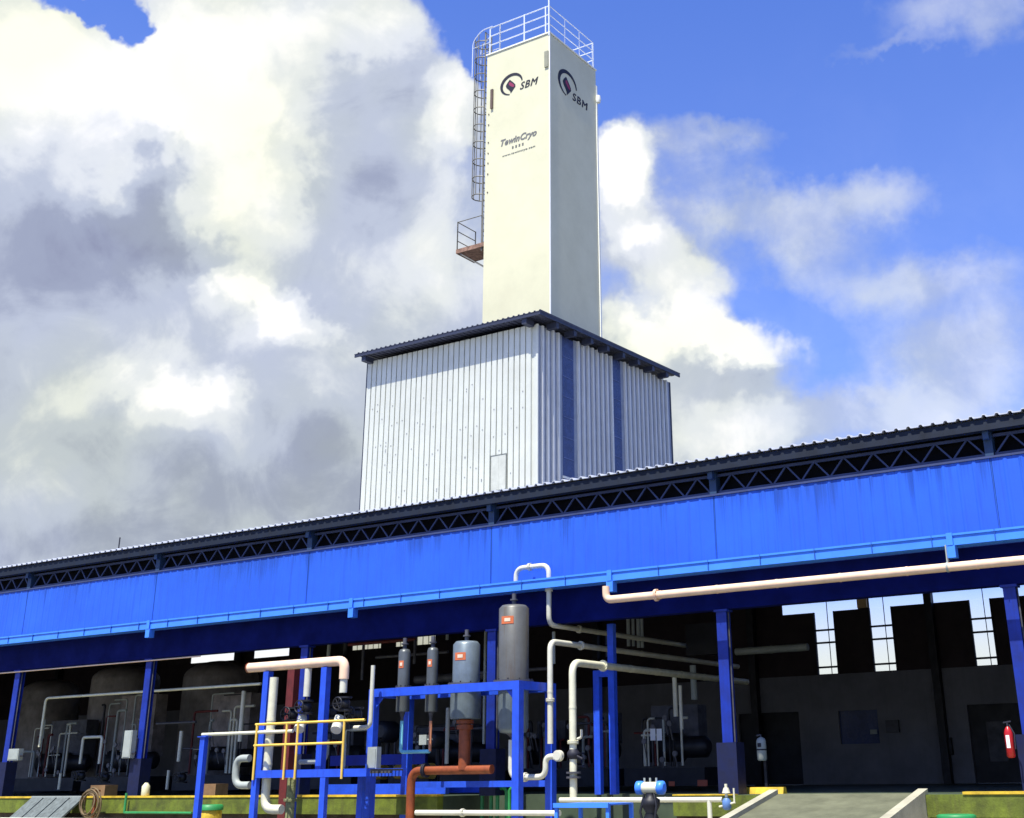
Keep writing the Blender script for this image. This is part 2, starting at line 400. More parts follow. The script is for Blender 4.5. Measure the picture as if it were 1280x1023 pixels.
# ramp
Lr = 6.0
mb = MB(); v = [(rx0, YK+.215, .004), (rx1, YK+.215, .004), (rx1, YK+.215, ZP+.02), (rx0, YK+.215, ZP+.02), (rx0, YK-Lr, .004), (rx1, YK-Lr, .004), (rx1, YK-Lr, .03), (rx0, YK-Lr, .03)]
mb.add(v, [(0, 3, 2, 1), (3, 7, 6, 2), (4, 5, 6, 7), (0, 4, 7, 3), (1, 2, 6, 5)]); struct('ramp', mb, rampm)
mb = MB()
for xa in (rx0-.19, rx1+.005):
    xb = xa+.185
    v = [(xa, YK+.2, .004), (xb, YK+.2, .004), (xb, YK+.2, ZP+.10), (xa, YK+.2, ZP+.10), (xa, YK-Lr, .004), (xb, YK-Lr, .004), (xb, YK-Lr, .11), (xa, YK-Lr, .11)]
    mb.add(v, [(0, 3, 2, 1), (3, 7, 6, 2), (4, 5, 6, 7), (0, 4, 7, 3), (1, 2, 6, 5)])
struct('ramp_kerb', mb, conc)

# ------------------------------------------------------------------ the long shed
shed = thing('factory_shed', 'long open-fronted industrial shed with a bright blue ribbed fascia and trussed eave', 'shed', (-18, 25, 0))
YF = 25.0; ZF0, ZF1 = 5.93, 7.43
COLX = [-6.2-6.2*k for k in range(-1, 10)]
# fascia, one sheet per bay
for k in range(len(COLX)-1):
    b, a = COLX[k], COLX[k+1]
    ribsheet('x', a+.02, b-.02, YF, ZF0, ZF1, .31, .012, .04, .03).box(a+.012, b-.012, YF+.02, YF+.05, ZF0+.01, ZF1-.01).build('fascia_panel', blue, shed)
for X in COLX[1:]: MB().box(X-.010, X+.010, YF+.004, YF+.03, ZF0, ZF1).build('panel_joint', mat('joint_blue', (.02, .09, .40), .5), shed)
MB().box(COLX[-1], COLX[0], YF-.03, YF+.06, ZF1+.003, ZF1+.045).build('fascia_cap', truss, shed)
# gutter
gy0, gy1 = 24.57, 24.97
gm = MB()
gm.box(COLX[-1], COLX[0], gy0, gy0+.03, 5.73, 5.955).box(COLX[-1], COLX[0], gy0+.03, gy1, 5.73, 5.755).box(COLX[-1], COLX[0], gy1-.03, gy1, 5.755, 5.925)
gm.box(COLX[-1], COLX[0], gy0-.025, gy0, 5.915, 5.955)
gut = gm.build('gutter', bluelt, shed)
X = COLX[-1]
while X < COLX[0]:
    MB().box(X-.007, X+.007, gy0-.031, gy0-.003, 5.74, 5.96).build('gutter_joint', mat('joint_blue', (.02, .09, .40), .5), gut); X += 1.24
for k in range(-1, 5):
    X = at(1190, 690, 24.6).x-7.83*k
    if X > XR-2: continue
    br = MB().box(X-.085, X+.085, gy0-.04, gy0+.15, 5.49, 5.727).box(X-.06, X+.06, gy0-.05, gy0-.032, 5.73, 5.97)
    br.build('gutter_outlet', bluelt, shed)
# soffit beam in the shade behind the gutter
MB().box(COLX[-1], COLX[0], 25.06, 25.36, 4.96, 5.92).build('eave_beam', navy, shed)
# truss
zt0, zt1 = ZF1+.085, 7.90
for k in range(len(COLX)-1):
    b, a = COLX[k], COLX[k+1]
    t = MB()
    t.box(a+.09, b-.09, 25.06, 25.12, zt0-.03, zt0+.03).box(a+.09, b-.09, 25.06, 25.12, zt1-.03, zt1+.03)
    n = 9; L = (b-a-.2)/n
    for i in range(n):
        x0 = a+.1+L*i
        t.bar((x0, 25.09, zt0), (x0+L/2, 25.09, zt1), .035, .035); t.bar((x0+L/2, 25.09, zt1), (x0+L, 25.09, zt0), .035, .035)
    t.build('truss', truss, shed)
for X in COLX:
    MB().box(X-.085, X+.085, 24.98, 25.2, ZF1+.05, 7.97).box(X-.06, X+.06, 24.86, 24.98, 7.80, 7.97).build('truss_post', mat('post_teal', (.025, .055, .12), .5), shed)
# eave edge channel and roof
ze = 8.23
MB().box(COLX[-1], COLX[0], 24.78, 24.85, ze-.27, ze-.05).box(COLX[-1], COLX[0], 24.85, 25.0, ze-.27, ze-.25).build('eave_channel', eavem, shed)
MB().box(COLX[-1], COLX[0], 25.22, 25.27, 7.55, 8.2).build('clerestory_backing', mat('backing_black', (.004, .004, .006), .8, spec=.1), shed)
def rooft(s0, s1, y0, y1, z0, z1, pitch=.26, depth=.045):
    prof = []; s = s0
    while s < s1: prof += [(s, 0), (s+pitch*.62, 0), (s+pitch*.72, depth), (s+pitch*.9, depth)]; s += pitch
    prof.append((s, 0)); vs = []; n = len(prof)
    for th in (0, -.02):
        for (yy, zz) in ((y0, z0), (y1, z1)):
            vs += [(q, yy, zz+d+th) for q, d in prof]
    fs = []
    for i in range(n-1):
        fs.append((i, i+1, n+i+1, n+i)); fs.append((2*n+i, 3*n+i, 3*n+i+1, 2*n+i+1)); fs.append((i, 2*n+i, 2*n+i+1, i+1)); fs.append((n+i, n+i+1, 3*n+i+1, 3*n+i))
    return MB().add(vs, fs)
r1 = rooft(COLX[-1], COLX[0], 24.72, 33, ze, ze+.75).build('roof', galvedge, shed)
rooft(COLX[-1], COLX[0], 33, 41, ze+.75, ze+.1).build('roof_rear_slope', galv, shed)
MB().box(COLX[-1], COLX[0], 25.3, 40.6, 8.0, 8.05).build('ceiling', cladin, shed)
# columns
colm = mat('column_blue', (.006, .026, .27), .5, var=.2, scale=3, streak=.4, streakcol=(.01, .015, .10))
for X in COLX:
    c = MB().box(X-.12, X+.12, 25.06, 25.10, ZP, 4.955).box(X-.12, X+.12, 25.22, 25.26, ZP, 4.955).box(X-.05, X+.05, 25.10, 25.22, ZP, 4.955)
    co = c.build('column', colm, shed)
    MB().box(X-.16, X+.16, 25.02, 25.30, 4.91, 4.957).build('cap_plate', colm, co)
    MB().tube([(X+.135, 25.14, 2.25), (X+.135, 25.14, 4.9)], .018, 6).build('conduit', dkgrey, co)
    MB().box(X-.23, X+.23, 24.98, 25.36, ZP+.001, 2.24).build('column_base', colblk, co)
# back and end walls: lower masonry with openings, upper cladding with clear strips
YB = 40.0
wl = MB()
dx0, dx1 = at(1214, 930, YB).x, at(1266, 930, YB).x+.4
zw = 4.55
wx0, wx1 = at(1049, 908, YB).x, at(1098, 908, YB).x; wz0, wz1 = at(1073, 930, YB).z, at(1073, 888, YB).z
zd = at(1240, 880, YB).z
d2x0, d2x1 = at(925, 930, YB).x, at(1001, 930, YB).x
wl.box(COLX[-1], d2x0, YB, YB+.2, ZP, zw).box(d2x0, d2x1, YB, YB+.2, zd, zw).box(d2x1, wx0, YB, YB+.2, ZP, zw).box(wx0, wx1, YB, YB+.2, ZP, wz0).box(wx0, wx1, YB, YB+.2, wz1, zw).box(wx1, dx0, YB, YB+.2, ZP, zw).box(dx0, dx1, YB, YB+.2, zd, zw).box(dx1, COLX[0], YB, YB+.2, ZP, zw)
wl.box(COLX[-1]-.2, COLX[-1]-.003, 25, YB+.2, 0, 8.1)
# right side stays open beyond the frame except for an end wall
wl.box(COLX[0]+.003, COLX[0]+.2, 27, YB+.2, 0, 8.1)
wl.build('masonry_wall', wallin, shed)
zb0, zb1 = at(1060, 762.5, YB).z, at(1060, 742, YB).z
strips = [(at(a, 800, YB).x, at(b, 800, YB).x, zlo) for a, b, zlo in ((757.5, 767.5, at(763, 821, YB).z), (1020, 1044, 4.57), (1090, 1117, 4.57), (1217, 1243, 4.57))]
cl = MB(); X = COLX[-1]
edges = [(XL, None)]
for (a, b, zl) in strips:
    cl.box(X, a, YB+.02, YB+.08, zw+.002, zb0); X = b
cl.box(X, COLX[0], YB+.02, YB+.08, zw+.002, zb0)
for (a, b, zl) in strips: cl.box(a, b, YB+.02, YB+.08, zw+.002, zl)
cl.box(COLX[-1], COLX[0], YB+.02, YB+.08, zb1, 8.15)
# closed stretches of the clerestory band
gaps = [(at(958, 764, YB).x, at(977, 764, YB).x-.0), (at(1071, 752, YB).x, at(1085, 752, YB).x), (at(1157, 745, YB).x, at(1163, 745, YB).x), (at(1254, 735, YB).x, at(1266, 735, YB).x)]
cl.box(at(545, 764, YB).x, gaps[0][1], YB+.02, YB+.08, zb0+.002, zb1-.002)
for a, b in ((-200, 240), (300, 318), (362, 440), (476, 494), (508, 520)): cl.box(max(COLX[-1], at(a, 800, YB).x), at(b, 800, YB).x, YB+.02, YB+.08, zb0+.002, zb1-.002)
for a, b in gaps[1:]: cl.box(a, b, YB+.02, YB+.08, zb0+.002, zb1-.002)
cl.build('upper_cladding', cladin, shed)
fm = MB()
for (a, b, zl) in strips:
    mid = (a+b)/2
    w = fm = MB()
    for z in (5.55, 5.95 if a < -11 else 5.56, 4.78 if a > -18 else 5.8): w.box(a, b, YB-.02, YB+.018, z-.03, z+.03)
    w.box(mid+.12, mid+.14, YB-.01, YB+.016, zl, zb1).box(a-.04, a, YB-.02, YB+.018, zl, zb0).box(b, b+.04, YB-.02, YB+.018, zl, zb0)
    wo = w.build('window', dark, shed)
    MB().box(a, b, YB+.04, YB+.05, zl, zb0).build('pane', skyglass, wo)
MB().box(at(977, 764, YB).x, at(1280, 735, YB).x, YB+.045, YB+.052, zb0+.004, zb1-.004).build('clerestory_pane', skyglass, shed)
MB().box(wx0, wx1, YB+.1, YB+.12, wz0, wz1).build('inner_window', darkwin, shed)
d = MB().box(dx0, dx1, YB+.1, YB+.14, ZP+.004, zd).build('door', black, shed)
MB().box(dx0+.5, dx0+1.05, YB+.06, YB+.09, ZP+.6, zd-.5).build('door_panel', dkgrey, d)
MB().box(d2x0, d2x1, YB+.1, YB+.14, ZP+.004, zd).build('door', black, shed)
MB().box(gaps[1][0]+.03, gaps[1][1]-.03, YB-.1, YB+.018, zb0+.02, zb0+.4).build('junction_plate', mat('tan_plate', (.75, .50, .25), .5), shed)
# inner posts and roof beams
for X in COLX:
    MB().box(X-.12, X+.12, YB-.3, YB-.03, ZP, 7.9).build('rear_column', black, shed)
    MB().box(X-.08, X+.08, 25.4, YB-.32, 7.0, 7.28).build('roof_beam', black, shed)

# ------------------------------------------------------------------ cladding house with cold box tower
YH = 42.0
HX1 = at(671, 440, YH).x; HX0 = at(458, 500, YH).x
Y2 = atX(836, 475, HX1).y
zc = at(671, 400, YH).z
house = thing('cladding_house', 'tall white ribbed metal building with a dark lean roof behind the blue shed', 'building', ((HX0+HX1)/2, YH, 0))
rc = at(675, 388, YH-.75); rl = at(443, 443, YH-.75); rr_ = atX(850, 468, rc.x)
zleft = rl.z; slopeX = (rc.z-rl.z)/(rc.x-rl.x); slopeY = (rr_.z-rc.z)/(rr_.y-rc.y)
def roofz(x, y): return rc.z+(x-rc.x)*slopeX+(y-rc.y)*slopeY
wtop = lambda x, y: roofz(x, y)-.30
ribsheet('x', HX0, HX1-.02, YH, 0, lambda s: wtop(s, YH), .305, .085, .245, .006).build('front_wall', clad, house)
s1a, s1b = atX(703, 500, HX1).y, atX(717, 500, HX1).y
s2a, s2b = atX(764.5, 500, HX1).y, atX(776, 500, HX1).y
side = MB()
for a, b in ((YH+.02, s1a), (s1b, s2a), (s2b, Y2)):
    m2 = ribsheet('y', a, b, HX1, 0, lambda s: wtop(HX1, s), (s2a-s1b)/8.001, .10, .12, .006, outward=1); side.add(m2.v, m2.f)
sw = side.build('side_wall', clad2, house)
sw.data.materials.append(mat('pan_shade', (.27, .30, .36), .45, .1, var=.1, scale=1))
for p in sw.data.polygons:      # pans coloured dark as painted shade, raised ribs white as if sunlit
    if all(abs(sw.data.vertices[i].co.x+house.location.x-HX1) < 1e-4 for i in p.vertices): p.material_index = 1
MB().box(HX0+.05, HX1-.06, YH+.03, Y2, 0, min(wtop(HX0, YH), wtop(HX1, YH), wtop(HX1, Y2))-.02).build('frame_core', dkgrey, house)
zs = at(705, 597, s1a).z
for i, (a, b) in enumerate(((s1a, s1b), (s2a, s2b))):
    w = MB().box(HX1-.055, HX1+.01, a, b, 11, wtop(HX1, a)-.05).build('side_window', darkwin, house)
    z = 11.6
    while z < wtop(HX1, a)-.3:
        MB().box(HX1+.012, HX1+.03, a+.03, b-.03, z-.018, z+.018).build('glazing_bar', mat('bar_blue', (.10, .14, .30), .5), w); z += .92
    if i == 0: MB().box(HX1-.008, HX1+.05, a-.05, b+.05, atX(710, 597, HX1).z-.1, atX(710, 597, HX1).z).build('sill', creamd, w)
MB().box(HX1-.02, HX1+.09, YH-.05, YH+.02, 0, wtop(HX1, YH)).build('corner_trim', clad, house)
MB().box(HX0-.04, HX0, YH-.05, YH+.1, 0, wtop(HX0, YH)).build('corner_trim', trim, house)
MB().box(HX1-.02, HX1+.03, Y2, Y2+.1, 0, wtop(HX1, Y2)).build('corner_trim', trim, house)
MB().box(HX0, HX1-.03, Y2+.02, Y2+.08, 0, wtop(HX1, Y2)-.3).box(HX0-.02, HX0+.04, YH+.1, Y2, 0, wtop(HX0, Y2)-.3).build('rear_wall', clad, house)
# roof
X0r, X1r, Y0r, Y1r = rl.x, rc.x, YH-.75, rr_.y
mb = MB(); prof = []; s = X0r
while s < X1r-.05: prof += [(s, 0), (s+.19, 0), (s+.21, .05), (s+.26, .05)]; s += .28
prof.append((X1r, 0)); n = len(prof); vs = []
for th in (0, -.03):
    for yy in (Y0r, Y1r): vs += [(q, yy, roofz(q, yy)+dd+th) for q, dd in prof]
fs = []
for i in range(n-1):
    fs += [(i, i+1, n+i+1, n+i), (2*n+i, 3*n+i, 3*n+i+1, 2*n+i+1), (i, 2*n+i, 2*n+i+1, i+1), (n+i, n+i+1, 3*n+i+1, 3*n+i)]
for i in (0, n-1): fs.append((i, n+i, 3*n+i, 2*n+i))
mb.add(vs, fs); hr = mb.build('roof', mat('roof_dark', (.05, .055, .085), .5, var=.2), house)
mb = MB().bar((X0r, Y0r+.04, roofz(X0r, Y0r)-.10), (X1r, Y0r+.04, roofz(X1r, Y0r)-.10), .05, .13).bar((X1r-.03, Y0r+.07, roofz(X1r, Y0r)-.10), (X1r-.03, Y1r, roofz(X1r, Y1r)-.10), .05, .13)
mb.build('verge_trim', trim, hr)
y = YH+.6
while y < Y2:
    MB().box(HX1+.1, X1r-.06, y, y+.22, roofz(X1r, y)-.42, roofz(X1r, y)-.17).build('rafter_end', trim, house); y += 1.42
for X in (HX0+.15, HX1-.35): MB().box(X, X+.25, Y0r+.1, YH-.06, roofz(X, YH)-.42, roofz(X, YH)-.17).build('rafter_end', trim, house)
# hatch in the front wall
ha, hb = at(615.5, 590, YH).x, at(634, 590, YH).x; hz0, hz1 = at(625, 613, YH).z, at(625, 570, YH).z
hd = MB().box(ha, hb, YH-.105, YH-.088, hz0, hz1).box((ha+hb)/2-.012, (ha+hb)/2+.012, YH-.112, YH-.1055, hz0, hz1).build('hatch_door', mat('hatch_white', (.44, .45, .39), .5, var=.1), house)
MB().box(ha-.03, ha, YH-.115, YH-.088, hz0, hz1+.03).box(hb, hb+.03, YH-.115, YH-.088, hz0, hz1+.03).box(ha, hb, YH-.115, YH-.088, hz1, hz1+.03).box(ha, hb, YH-.115, YH-.088, hz0-.03, hz0).build('hatch_frame', mat('hatch_line', (.10, .11, .10), .5), hd)
mb = MB()
for i in range(60):
    X = HX0+.3+random.randint(0, 30)*.305; z = 13+random.random()*4.8
    mb.lathe((X+.2, YH-.088, z), [(.03, -.012), (.03, 0)], 6, 'y')
mb.build('cladding_screw', mat('screw', (.25, .25, .24), .5), house)

# ------------------------------------------------------------------ tower
YT = 44.0
tc = at(687, 42, YT); TX1 = tc.x; TX0 = at(606.2, 230, YT).x; TY2 = atX(744.5, 98, TX1).y; TZ = tc.z
zl_ = at(611, 63, YT).z
tower = thing('cold_box_tower', 'very tall cream tower with logos, roof railing and a caged ladder on its side', 'tower', ((TX0+TX1)/2, YT, 0))
MB().box(TX0, TX1, YT, TY2, 19, TZ).build('body', cream, tower)
MB().box(TX1-.03, TX1+.03, YT-.03, YT+.03, 19, TZ+.02).build('corner_trim', creamd, tower)
MB().box(TX1-.03, TX1+.05, TY2-.02, TY2+.08, 19, TZ-.9).build('corner_trim', creamd, tower)
MB().box(TX0-.05, TX1+.05, YT-.05, TY2+.05, TZ+.022, TZ+.10).build('top_plate', creamd, tower)
lug = mat('lug_brown', (.12, .08, .06), .6)
MB().box(TX1-.28, TX1-.06, YT-.07, YT-.003, TZ-1.9, TZ-1.0).build('lifting_lug', mat('lug_olive', (.28, .28, .20), .6), tower)
MB().box(TX0+.30, TX0+.44, YT-.09, YT-.003, TZ-3.2, TZ-2.1).build('lifting_lug', lug, tower)
MB().lathe((TX1+.09, TY2+.06, TZ-1.7), [(.12, -.2), (.16, 0), (.12, .2)], 10).build('vent_knob', creamd, tower)
def railing(a, b, z, h, npost, mb, rails=3, r=.028):
    a, b = Vector(a), Vector(b)
    for i in range(npost+1):
        p = a.lerp(b, i/npost); mb.tube([(p.x, p.y, z), (p.x, p.y, z+h)], r*1.25, 6)
    for k in range(rails):
        zz = z+h*(k+1)/rails-(0 if k < rails-1 else r)
        mb.tube([(a.x, a.y, zz), (b.x, b.y, zz)], r, 6)
zr = TZ+.10; RH = 1.62
mb = MB(); railing((TX0+.75, YT+.06, 0), (TX1-.06, YT+.06, 0), zr, RH, 2, mb, r=.032); railing((TX0+.12, YT+.06, 0), (TX0+.75, YT+.06, 0), zr, RH, 1, mb, r=.032)
mb.tube([(TX1-.28, YT+.06, zr), (TX1-.28, YT+.06, zr+RH)], .04, 6)
mb.build('roof_railing', railm, tower)
mb = MB(); railing((TX1-.06, YT+.1, 0), (TX1-.06, TY2-.1, 0), zr, RH, 3, mb, r=.022); mb.build('roof_railing', railm, tower)
mb = MB(); railing((TX0+.1, TY2-.1, 0), (TX1-.1, TY2-.1, 0), zr, RH, 3, mb, r=.026); mb.build('roof_railing', railm, tower)
MB().tube([(TX1-.02, YT-.02, zr-.2), (TX1-.02, YT-.02, zr+3.6)], .045, 8).build('lightning_rod', railm, tower)
# ladder with cage on the left side
LX = TX0-.22; ly0, ly1 = YT+.12, YT+.62
zlt = zr+1.5; zlb = at(603, 312, YT).z; zcb = at(597, 243, YT).z
lad = MB()
for yy in (ly0, ly1): lad.tube([(LX, yy, zlb), (LX, yy, zlt)], .045, 6)
z = zlb+.2
while z < zlt: lad.tube([(LX, ly0, z), (LX, ly1, z)], .018, 6); z += .32
z = zlb+1
while z < TZ: lad.bar((LX, ly0, z), (TX0, ly0, z), .04, .04); z += 2.2
lad = lad.build('ladder', ladm, tower)
cg = MB(); cyc = (ly0+ly1)/2; R0 = .44
def hoop(z):
    return [(LX, cyc-.27, z)]+[(LX-.30-R0*math.sin(PI*i/8)*1.05, cyc-R0*math.cos(PI*i/8), z) for i in range(9)]+[(LX, cyc+.27, z)]
z = zcb
hz = []
while z < zlt-.2: cg.tube(hoop(z), .03, 5); hz.append(z); z += .98
for i in (1, 3, 5, 7, 9):
    q = hoop(0)[i]; cg.tube([(q[0], q[1], zcb), (q[0], q[1], zlt-.15)], .026, 5)
cg.build('safety_cage', ladm, lad)
# hooked rails where the ladder steps over
hk = MB()
for yy in (ly0-.1, ly1+.1):
    hk.tube(fillet([(LX-.75, yy, zr-1.0), (LX-.75, yy, zr+1.1), (LX-.2, yy, zr+RH), (TX0+.3, yy, zr+RH)], .3), .026, 6)
    hk.tube([(LX-.7, yy, zr+.7), (TX0+.2, yy, zr+.7)], .022, 6)
hk.build('ladder_handrail', railm, lad)
# rivets beside the ladder
rv = MB(); z = at(612, 240, YT).z
while z < TZ-3.4: rv.lathe((TX0+.17, YT-.001, z), [(.035, -.03), (.035, 0)], 6, 'y'); z += random.choice((.55, .6, 1.0))
rv.build('bolt', lug, tower)
# side balcony
bz = at(575, 312, YT).z; BX = at(575, 312, YT+.3).x; by0, by1 = YT+.05, YT+1.5
bal = MB().box(BX, TX0-.003, by0, by1, bz-.09, bz).build('balcony', rust, tower)
MB().box(BX, TX0-.003, by0-.03, by0-.002, bz-.16, bz+.06).box(BX-.03, BX-.002, by0-.03, by1, bz-.16, bz+.06).build('balcony_edge', rust, bal)
br = MB()
for yy in (by0+.05, by1-.05): br.bar((BX+.08, yy, bz-.12), (TX0-.01, yy, bz-1.25), .06, .06)
br.build('bracket', ladm, bal)
rb = MB(); bh = 1.55
railing((BX+.02, by0, 0), (TX0-.12, by0, 0), bz, bh, 1, rb, 1, r=.024); railing((BX+.02, by0, 0), (BX+.02, by1, 0), bz, bh, 1, rb, 3, r=.024)
rb.build('balcony_railing', ladm, bal)

# lettering and emblems
def textmesh(body, size, shear=0, offset=0, spacing=1.0, extrude=.006):
    cu = bpy.data.curves.new('t', 'FONT'); cu.body = body; cu.size = size; cu.shear = shear; cu.offset = offset; cu.space_character = spacing; cu.extrude = extrude; cu.resolution_u = 3
    o = bpy.data.objects.new('t', cu); C.objects.link(o)
    me = bpy.data.meshes.new_from_object(o.evaluated_get(bpy.context.evaluated_depsgraph_get()))
    vs = [Vector(v.co) for v in me.vertices]; fs = [tuple(p.vertices) for p in me.polygons]
    bpy.data.objects.remove(o); bpy.data.curves.remove(cu); bpy.data.meshes.remove(me)
    return vs, fs
def onface(face, o, vs):
    # local (u right, v up, w out) -> world
    if face == 'front': return [(o[0]+v[0], o[1]-v[2]-.009, o[2]+v[1]) for v in vs]
    return [(o[0]+v[2]+.009, o[1]+v[0], o[2]+v[1]) for v in vs]
def fit(vs, w, h):
    xs = [v[0] for v in vs]; ys = [v[1] for v in vs]; a, b = min(xs), min(ys)
    return [Vector(((v[0]-a)/(max(xs)-a)*w, (v[1]-b)/(max(ys)-b)*h, v[2])) for v in vs]
def arcshape(rx, ry, a0, a1, w0, w1, n=40, t=.006):
    vs = []; fs = []
    for i in range(n+1):
        k = i/n; a = math.radians(a0+(a1-a0)*k); w = w0+(w1-w0)*math.sin(PI*min(1, k*1.05))
        for q in (1-w/2, 1+w/2):
            for z in (-t, t): vs.append((rx*q*math.cos(a), ry*q*math.sin(a), z))
    for i in range(n):
        a = 4*i; b = a+4
        fs += [(a+1, b+1, b+3, a+3), (a, a+2, b+2, b), (a, b, b+1, a+1), (a+2, a+3, b+3, b+2)]
    return [Vector(v) for v in vs], fs
def leaf(pts, t=.006):
    n = len(pts); vs = [Vector((x, y, t)) for x, y in pts]+[Vector((x, y, -t)) for x, y in pts]
    return vs, [tuple(range(n)), tuple(range(2*n-1, n-1, -1))]+[(i, n+i, n+(i+1) % n, (i+1) % n) for i in range(n)]
def sshape(w, h, thick, n=16, ph=0):
    # slanting leaf: pointed at both ends
    L = []; Rr = []
    for i in range(n+1):
        k = i/n; y = h*(k-.5); c = -w*.5*math.sin((k-.5)*2*PI*.5); wd = thick*math.sin(PI*k)**.75*.5
        c += .0
        L.append((c-wd-ph, y+wd*.4)); Rr.append((c+wd-ph, y-wd*.4))
    return L+Rr[::-1]
def emblem(face, p00, w, h, parent):
    """p00: centre of the emblem ring; w,h: half sizes"""
    g = MB()
    vs, fs = arcshape(w, h, 4, 258, .10, .30); g.add(onface(face, p00, vs), fs); g.build('emblem_ring', inkm, parent)
    base = [(-.20, .56), (-.06, .40), (.16, .14), (.34, -.12), (.36, -.34), (.18, -.56), (-.10, -.90), (-.14, -.66), (-.30, -.44), (-.50, -.20), (-.58, .02), (-.46, .24)]
    inner = [(-.16, .30), (-.02, .16), (.16, -.04), (.26, -.20), (.22, -.34), (.08, -.30), (-.12, -.14), (-.26, .04), (-.28, .18)]
    for pts, mm, dz in ((base, inkm, 0), (inner, inkr, .004)):
        g = MB(); vs, fs = leaf([(x*w, y*h) for x, y in pts]); vs = [Vector((v[0], v[1], v[2]+dz)) for v in vs]; g.add(onface(face, p00, vs), fs); g.build('emblem_leaf', mm, parent)
# front emblem: ring spans px 626..653 x, 92..120 y
a = at(626, 108, YT-.01); b = at(653.5, 100, YT-.01); ztop = at(641, 92.5, YT).z; zbot = at(636, 120, YT).z
emblem('front', ((a.x+b.x)/2, YT, (ztop+zbot)/2), (b.x-a.x)/2*.93, (ztop-zbot)/2*.93, tower)
a = at(650, 112, YT); b = at(672.5, 101, YT); hgt = at(650, 103.5, YT).z-a.z
vs, fs = textmesh('SBM', 1, .3, 0, 1.15); vs = fit(vs, b.x-a.x, hgt*1.02); MB().add(onface('front', (a.x, YT, a.z-.03), vs), fs).add(onface('front', (a.x+.022, YT-.002, a.z-.024), vs), fs).build('lettering', inkm, tower)
# side emblem on +X face: ring px x 697.5..721, y 86..125
a = atX(697.5, 105, TX1); b = atX(721.5, 112, TX1); ztop = atX(706, 87, TX1).z; zbot = atX(711, 124, TX1).z
ec = (TX1, (a.y+b.y)/2, (ztop+zbot)/2)
emblem('side', ec, (b.y-a.y)/2*.9, (ztop-zbot)/2*.9, tower)
a = atX(715.5, 125, TX1); b = atX(734, 139, TX1); ht = atX(715.5, 115.5, TX1).z-a.z
vs, fs = textmesh('SBM', 1, .12, 0, 1.15); vs = fit(vs, b.y-a.y, ht); MB().add(onface('side', (TX1, a.y, a.z), vs), fs).add(onface('side', (TX1+.002, a.y+.03, a.z+.012), vs), fs).build('lettering', inkm, tower)
# small writing
a = at(626, 184, YT); b = at(671, 170, YT); ht = at(626, 174.5, YT).z-a.z
vs, fs = textmesh('TewinCryo', 1, .32, .028, 1.05); vs = fit(vs, b.x-a.x, ht*1.12); MB().add(onface('front', (a.x, YT, a.z-.10), vs), fs).build('lettering', inkg, tower)
a = at(628, 194, YT); b = at(669, 181, YT)
vs, fs = textmesh('www.tewincryo.com', 1, .2, 0, 1.15); vs = fit(vs, b.x-a.x, .13); MB().add(onface('front', (a.x, YT, a.z-.16), vs), fs).build('lettering', inkg, tower)
g = MB(); a = at(640, 185, YT)
for i in range(4):
    x = a.x+.20*i
    g = MB()
    for q in (0, .055, .11): g.box(x, x+.10, YT-.012, YT-.002, a.z+q-.06, a.z+q-.035)
    g.box(x+.04, x+.06, YT-.0125, YT-.0025, a.z-.07, a.z+.085)
    g.build('lettering', inkg, tower)
#PARTB
# ------------------------------------------------------------------ tank support frame
fy0, fy1 = 23.3, 24.57
xl = at(464, 950, fy0).x; xr = at(647, 950, fy0).x; zt = at(650, 851, fy0).z
fr = thing('tank_support_frame', 'bright blue square-tube frame carrying four grey cylinders', 'frame', ((xl+xr)/2, fy0, 0))
W = .18
MB().box(xl-W/2, xr+W/2, fy0-W/2, fy0+W/2, zt-W, zt).build('top_beam', bluest, fr)
MB().box(xl-W/2, xr+W/2, fy1-W/2, fy1+W/2, zt-W, zt).build('top_beam', bluest, fr)
for X in (xl, xr):
    MB().box(X-W/2+.004, X+W/2-.004, fy0+W/2+.001, fy1-W/2-.001, zt-W+.002, zt-.002).build('side_beam', bluest, fr)
    for yy in (fy0, fy1):
        p = MB().box(X-W/2, X+W/2, yy-W/2, yy+W/2, .02, zt-W-.001).build('post', bluest, fr)
        MB().box(X-.16, X+.16, yy-.16, yy+.16, 0.001, .02).build('foot_plate', bluest, p)
for X, sg in ((xl, 1), (xr, -1)):
    g = MB().add([(X+sg*W/2, fy0-.012, zt-W-.001), (X+sg*(W/2+.22), fy0-.012, zt-W-.001), (X+sg*W/2, fy0-.012, zt-W-.23), (X+sg*W/2, fy0+.012, zt-W-.001), (X+sg*(W/2+.22), fy0+.012, zt-W-.001), (X+sg*W/2, fy0+.012, zt-W-.23)], [(0, 1, 2), (5, 4, 3), (0, 3, 4, 1), (1, 4, 5, 2), (2, 5, 3, 0)]); g.build('gusset', bluest, fr)
MB().box(xl+W/2, xr-W/2, fy1-.05, fy1+.05, 1.42, 1.55).build('lower_beam', bluest, fr)
ty = 23.98
